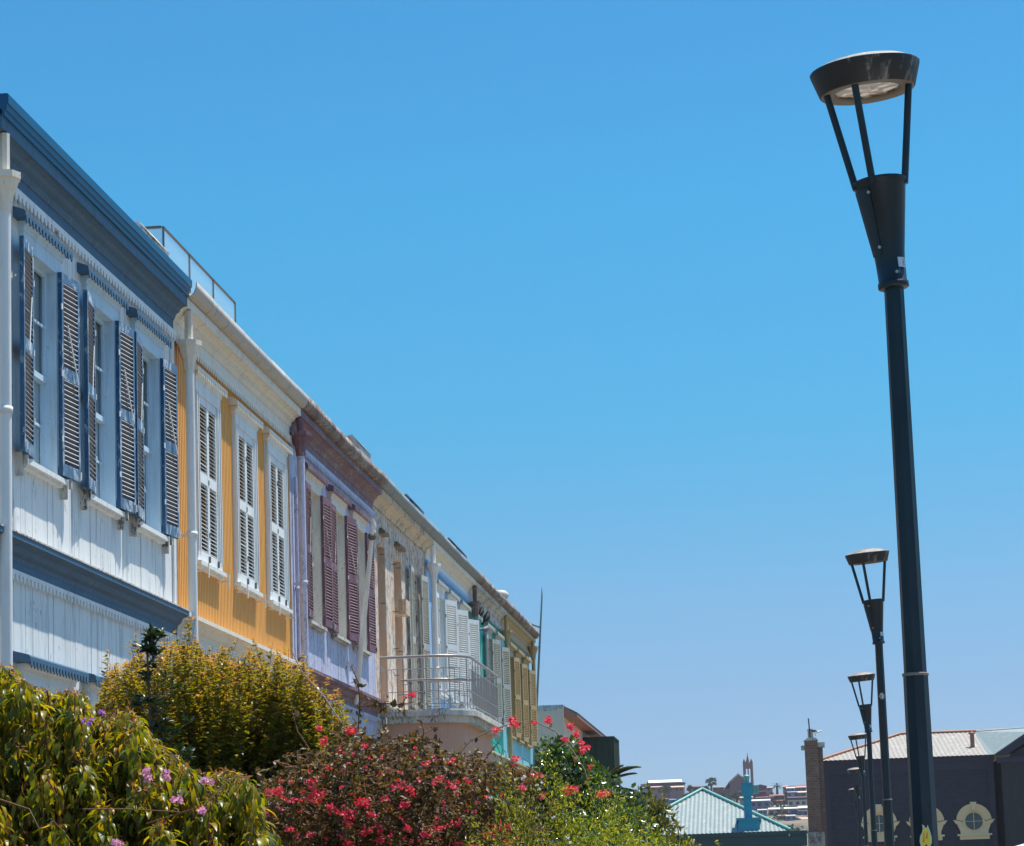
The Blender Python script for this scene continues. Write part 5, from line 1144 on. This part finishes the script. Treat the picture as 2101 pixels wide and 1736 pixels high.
for a in ((645, 1632, 24, 22, 16), (640, 1605, 16, 8, 5), (680, 1660, 14, 12, 8), (740, 1645, 16, 12, 12), (712, 1668, 34, 14, 14), (760, 1672, 14, 8, 6), (790, 1640, 12, 8, 6), (770, 1700, 40, 20, 10), (820, 1612, 20, 10, 6), (830, 1650, 16, 9, 10), (845, 1622, 14, 10, 5), (575, 1622, 12, 8, 5), (555, 1625, 20, 8, 5), (535, 1690, 14, 12, 9), (545, 1712, 10, 8, 6),
          (870, 1560, 20, 12, 3), (900, 1600, 20, 10, 5), (925, 1612, 20, 10, 5), (960, 1605, 10, 6, 2), (925, 1560, 12, 8, 2), (720, 1500, 14, 8, 7), (655, 1495, 8, 6, 4), (665, 1518, 10, 8, 5), (750, 1530, 8, 5, 3), (700, 1540, 10, 8, 2), (848, 1425, 5, 4, 4, 12.8), (836, 1430, 3, 3, 2, 12.8), (1018, 1500, 8, 5, 4), (1055, 1483, 10, 12, 11, 12.8), (1095, 1484, 3, 3, 2, 12.8), (1125, 1478, 8, 5, 7, 12.8),
          (1195, 1540, 4, 10, 6, 12.8), (1170, 1492, 8, 4, 6, 12.8), (1183, 1506, 5, 8, 5, 12.8), (1160, 1518, 5, 4, 4, 12.8), (1192, 1523, 4, 5, 5, 12.8), (1205, 1534, 4, 3, 3, 12.8), (1210, 1575, 3, 3, 1, 12.8), (1168, 1622, 18, 11, 14, 12.5), (1237, 1629, 16, 8, 13, 12.5), (1075, 1616, 10, 5, 5, 12.5), (1112, 1634, 6, 5, 4, 12.5), (1060, 1560, 10, 10, 4), (1105, 1590, 12, 10, 4),
          (1030, 1700, 26, 8, 10), (1000, 1715, 20, 8, 6), (900, 1700, 20, 8, 5), (930, 1690, 20, 12, 4), (870, 1710, 24, 10, 5), (835, 1700, 12, 6, 4), (640, 1715, 12, 6, 4), (590, 1700, 12, 10, 3), (600, 1640, 30, 20, 3), (780, 1725, 14, 6, 6), (720, 1730, 14, 6, 5), (1040, 1728, 14, 6, 6), (960, 1730, 30, 6, 4)): cluster(*a)
for _ in range(80):
    px = rng.uniform(510, 1080); cluster(px, rng.uniform(np.interp(px, [p[0] for p in prD], [p[1] for p in prD]) + 30, 1740), 2, 2, 1)
petals('blossoms', cl, .0155, 6, BR, D_, size=1.0)

# --- F: fine bright mound, G/E glossy bush etc.
def mass(name, label, loc, blobs, n, ll, wr, mat, stemmat=BARK, shell=.4, simple=True, up=.4, cat='shrub', group=None, twn=0, tips=12):
    r = empty(name, loc, label, cat, group); o_ = np.array(r.location); P, U = blob_points(blobs, n, shell)
    d = U * .5 + rng.normal(size=U.shape) * .7 + np.array([0, 0, up]); L = rng.uniform(ll[0], ll[1], len(P))
    leaf_mesh('crown', P - o_, d, U + rng.normal(size=U.shape) * .7 + np.array([0, 0, .3]), L, L * wr, mat, r, .3, .1, simple)
    tp = P[rng.choice(len(P), tips)] - o_; tp[:, 2] *= .9
    stems(r, (0, 0, 0), [tuple(t) for t in tp], .035, .008, stemmat, 'trunk')
    if twn:
        tw = MB()
        for p, u in zip(P[:twn], U[:twn]):
            d = u + rng.normal(size=3) * .5 + np.array([0, 0, .4]); d /= np.linalg.norm(d); q = p - o_; l_ = rng.uniform(.05, .16)
            tw.tube([tuple(q), tuple(q + d * l_ * .6), tuple(q + d * l_ + np.array([0, 0, -.02]))], .0018, 3, cap=False)
        tw.build('tendrils', mat, r)
    return r
LF = leafmat('fine_bright_leaf', [(0.0, (.07, .10, .010)), (.5, (.23, .24, .018)), (1.0, (.44, .40, .04))], .4, .45, (1.5, 1.5, .3))
F_ = mass('jasmine_mound', 'bright green fine leaved mound with a few tiny white flowers, bottom centre', (-1.1, 12.3, 0), [(-1.28, 12.3, .95, .36, .45, 1.32), (-1.0, 12.3, .9, .38, .45, 1.32), (-.76, 12.4, .8, .36, .5, 1.24), (-1.5, 12.5, .8, .3, .4, 1.12)], 42000, (.016, .032), .26, LF, twn=900)
o_ = np.array(F_.location)
petals('blossoms', [tuple(at(px, py, 11.85) - F_.location) for px, py in ((1078, 1592), (1072, 1600), (1102, 1612), (1106, 1620), (1112, 1606), (1135, 1677), (1165, 1718), (1170, 1730))], .009, 7, leafmat('white_petal', [(0.0, (.7, .7, .72)), (1.0, (.8, .8, .8))], .5, .3, (1, 1, 1)), F_)
LE = leafmat('round_glossy_leaf', [(0.0, (.02, .045, .008)), (.6, (.05, .10, .012)), (1.0, (.2, .24, .02))], .2, .2, (1.5, 1.6, .5), spec=.8)
c0 = at(1165, 1640, 24); 
E_ = mass('glossy_bush', 'rounded dark green bush with glossy leaves behind the red flowers', (c0.x, 24, 0), [(c0.x - .05, 24, 1.6, .62, .6, 1.5), (c0.x + .3, 24, 1.3, .6, .6, 1.35), (c0.x - .4, 24, 1.3, .4, .5, 1.3), (c0.x - .02, 24, 2.75, .25, .3, .42)], 26000, (.04, .065), .62, LE, simple=False)
LG = leafmat('olive_leaf', [(0.0, (.035, .05, .012)), (.5, (.09, .10, .015)), (1.0, (.2, .17, .03))], .3, .3, (1.6, 1.5, .4), spec=.6)
c1 = at(1320, 1660, 26)
G_ = mass('olive_shrub', 'olive green shrub sloping down towards the turquoise roof', (c1.x, 26, 0), [(c1.x - .25, 26, 1.25, .5, .6, 1.45), (c1.x + .12, 26.2, 1.0, .45, .6, 1.4), (c1.x + .4, 26, .9, .34, .6, 1.25), (c1.x + .15, 26, 2.1, .16, .2, .55)], 15000, (.05, .09), .4, LG, simple=False)
c2 = at(1340, 1715, 19)
H_ = mass('bright_shrub', 'low bright yellow green shrub trailing off to the right at the bottom edge', (c2.x, 19, 0), [(c2.x - .3, 19, .8, .6, .6, 1.36), (c2.x + .05, 19, .7, .5, .6, 1.32), (c2.x + .34, 19, .7, .34, .6, 1.26), (c2.x + .6, 19, .7, .28, .5, 1.2)], 26000, (.02, .045), .34, LF)
c3 = at(1240, 1690, 20.5)
mass('green_shrub', 'mid green shrub between the fine mound and the olive shrub', (c3.x, 20.5, 0), [(c3.x - .1, 20.5, 1.0, .5, .5, 1.3), (c3.x + .3, 20.5, .9, .4, .5, 1.2)], 9000, (.04, .07), .5, leafmat('mid_green_leaf', [(0.0, (.03, .06, .01)), (1.0, (.12, .18, .02))], .3, .3, (1.5, 1.6, .4)), simple=False)
# filler hedge at the feet of the houses so that the ground line is planted
LHH = leafmat('hedge_leaf', [(0.0, (.03, .04, .012)), (1.0, (.10, .11, .02))], .4, .3)
for k, (x_, y_, rx, ry, rz_) in enumerate(((-4.6, 16.8, 1.0, 1.4, 1.5), (-4.4, 20, .9, 1.6, 1.5), (-3.6, 24, .9, 2.0, 1.6), (-4.0, 31, .9, 2.6, 1.7), (-4.0, 40, .9, 3, 1.8))):
    mass('garden_shrub', ['round garden shrub at the feet of the white house, mostly hidden', 'hidden garden shrub in front of the yellow house', 'hidden garden shrub before the lavender house', 'hidden garden shrub before the derelict house', 'hidden garden shrub farthest along the terrace'][k], (x_, y_, 0), [(x_, y_, .6, rx, ry, rz_)], 5000, (.06, .1), .5, LHH, group='garden shrubs')
# palm behind the bushes
LP_ = leafmat('palm_leaflet', [(0.0, (.035, .06, .03)), (1.0, (.10, .12, .05))], .3, .2, (1.4, 1.4, .6))
def palm(root, top, fronds, Lf, mat, barkr, nl=46):
    Pp = []; Dd = []; Nn = []; Ll = []; mb = MB()
    for (az, el, droop, sc_) in fronds:
        d = Vector((math.cos(az) * math.cos(el), math.sin(az) * math.cos(el), math.sin(el))); pts = []
        for k in range(9):
            t = k / 8; pts.append(Vector(top) + d * Lf * sc_ * t + Vector((0, 0, -droop * Lf * sc_ * t * t)))
        mb.tube([tuple(p) for p in pts], [.03 * Lf / 2 * (1 - .8 * k / 8) for k in range(9)], 4)
        for i in range(nl):
            t = .12 + .88 * i / nl; k = min(7, int(t * 8)); p = pts[k].lerp(pts[k + 1], t * 8 - k); tg = (pts[k + 1] - pts[k]).normalized(); sd = tg.cross(Vector((0, 0, 1))).normalized()
            for s_ in (-1, 1):
                Pp.append(tuple(p)); Dd.append(tuple(tg * .9 + sd * s_ * .65 + Vector((0, 0, .15 - .2 * t)))); Nn.append((0, 0, 1)); Ll.append(Lf * .2 * math.sin(math.pi * (.12 + t * .8)) + .03 * Lf)
    leaf_mesh('fronds', Pp, Dd, Nn, np.array(Ll), np.array(Ll) * .09, mat, root, .2, .15, True)
    t_ = MB(); t_.tube([(0, 0, 0), (top[0] * .5, 0, top[2] * .5), tuple(top)], [barkr * 1.2, barkr, barkr * .9], 10); mb.build('frond_stems', mat, root); t_.build('trunk', BARK, root)
tp = at(1222, 1622, 42); PM = empty('palm_tree', (tp.x, 42, 0), 'palm whose arching fronds show above the glossy bush', 'palm')
palm(PM, (0, 0, tp.z), [(0.1, .95, .25, .42), (.0, .62, .22, .48), (-.3, .75, .3, .62), (.2, -.1, .3, .45), (2.6, .6, .3, .5), (3.3, .8, .3, .5), (1.6, .9, .3, .5), (-1.6, .7, .4, .5), (.5, .2, .25, .5)], 1.6, LP_, .14, 60)
# hillside trees
LT = leafmat('far_foliage', [(0.0, (.02, .035, .02)), (1.0, (.06, .08, .04))], .6, .15)
def hill_tree(x0, y0, x1, y1, label, kind=0, Y=None):
    a = zx(x0, y0); b_ = zx(x1, y1); Y = Y or hill_y((a[0] + b_[0]) / 2, b_[1]); P0 = at((a[0] + b_[0]) / 2, b_[1], Y); wd = (b_[0] - a[0]) * Y / FPX; H = (b_[1] - a[1]) * Y / FPX
    r = empty('hillside_tree', (P0.x, Y, P0.z - .5), label, 'tree')
    if kind == 2:
        palm(r, (0, 0, H * .72), [(k * .52, .75 - .9 * (k % 3) / 2, .35, 1) for k in range(24)], wd * .55, LT, .3, 22); r.name = 'hillside_palm'; return r
    P = []
    if kind == 1: bl = [(-.25 * wd, 0, H * .72, wd * .28, wd * .25, H * .22), (.25 * wd, 0, H * .8, wd * .27, wd * .25, H * .2), (.3 * wd, 0, H * .5, wd * .24, wd * .2, H * .16), (-.1 * wd, 0, H * .42, wd * .22, wd * .2, H * .15), (0.02 * wd, 0, H * .9, wd * .2, wd * .2, H * .12)]
    else: bl = [(random.uniform(-.3, .3) * wd, random.uniform(-.2, .2) * wd, H * random.uniform(.3, .6), wd * random.uniform(.2, .34), wd * .3, H * random.uniform(.28, .4)) for _ in range(6)] + [(0, 0, H * .5, wd * .38, wd * .3, H * .5)]
    for _ in range(1):
        p, u = blob_points(bl, 2600, .6); L = rng.uniform(.5, 1.0, len(p)) * max(wd, 3) / 12
        leaf_mesh('crown', p, u + rng.normal(size=u.shape) * .8, unit(len(p)), L, L * .6, LT, r, .3, .1, True)
    t_ = MB(); t_.tube([(0, 0, -1), (0, 0, H * .35), (-.15 * wd, 0, H * .65)], [.35, .25, .12], 6); t_.tube([(0, 0, H * .3), (.2 * wd, 0, H * .7)], [.2, .1], 5); t_.build('trunk', BARK, r)
    return r
ht = hill_tree
ht(232, 322, 432, 420, 'broad dark tree in front of the mauve block', Y=640); ht(430, 395, 565, 500, 'dark tree clump right of the coral roofed pair'); ht(595, 310, 665, 400, 'small tree left of the eucalyptus on the skyline', Y=650); ht(660, 350, 830, 410, 'low dark hedge of trees on the skyline', Y=648); ht(540, 400, 720, 480, 'dark scrubby tree above the turquoise roof slope', Y=630)
ht(825, 228, 948, 372, 'tall airy eucalyptus standing out against the sky', 1, 648); ht(790, 320, 860, 385, 'bush at the foot of the eucalyptus', Y=646); ht(1080, 395, 1300, 480, 'reddish scrub below the church', Y=625); ht(1590, 490, 1745, 595, 'round green tree in the middle of the hillside', Y=596); ht(1605, 270, 1752, 430, 'bushy palm on the skyline right of the church', 2, 640)
ht(440, 470, 560, 560, 'dark tree just above the left end of the turquoise roof'); ht(1290, 350, 1310, 400, 'small dark tree beside the church tower', Y=636); ht(-60, 395, 60, 500, 'dark tree left of the long mauve block'); ht(10, 395, 110, 440, 'flat topped tree before the lilac grey box', Y=640); ht(1640, 640, 1720, 690, 'small bush before the cream house')

# scrub between the hillside houses: uncountable cover
sp = []
for _ in range(420):
    px = rng.uniform(1180, 1720); py = rng.uniform(1608, 1725); Y = hill_y(px, py); 
    if Y > 655: continue
    p = at(px, py, Y); sp.append((p.x, p.y, hz(p.x, p.y)))
for _ in range(5200):
    x_ = rng.uniform(-330, 330); y_ = rng.uniform(350, 690)
    if -45 < x_ < 24 and y_ > 470: continue
    sp.append((x_, y_, hz(x_, y_)))
sp = np.array(sp); k = 22; q = np.repeat(sp, k, 0); u = unit(len(q)); u[:, 2] = np.abs(u[:, 2]); rr = np.repeat(rng.uniform(.3, .95, len(sp)) * np.where((sp[:, 0] > -45) & (sp[:, 0] < 24), 1, 2.6), k)[:, None]
L = rng.uniform(.5, 1.1, len(q)) * rr[:, 0]
tag(leaf_mesh('hillside_scrub', q + u * rr, u + rng.normal(size=u.shape) * .6, unit(len(q)), L, L * .7, LT, None, .3, .1, True), kind='stuff')
# ------------------------------------------------------------------ air
HAZE = .00014
if HAZE:
    m = bpy.data.materials.new('air'); m.use_nodes = True; nt = m.node_tree; nt.nodes.remove(nt.nodes['Principled BSDF'])
    v = nt.nodes.new('ShaderNodeVolumePrincipled'); v.inputs['Color'].default_value = (.85, .9, 1, 1); v.inputs['Density'].default_value = HAZE; v.inputs['Anisotropy'].default_value = .3
    nt.links.new(v.outputs[0], nt.nodes['Material Output'].inputs['Volume'])
    g = MB().box(-800, -120, -1, 800, 1400, 75).build('haze', m); tag(g, kind='stuff')
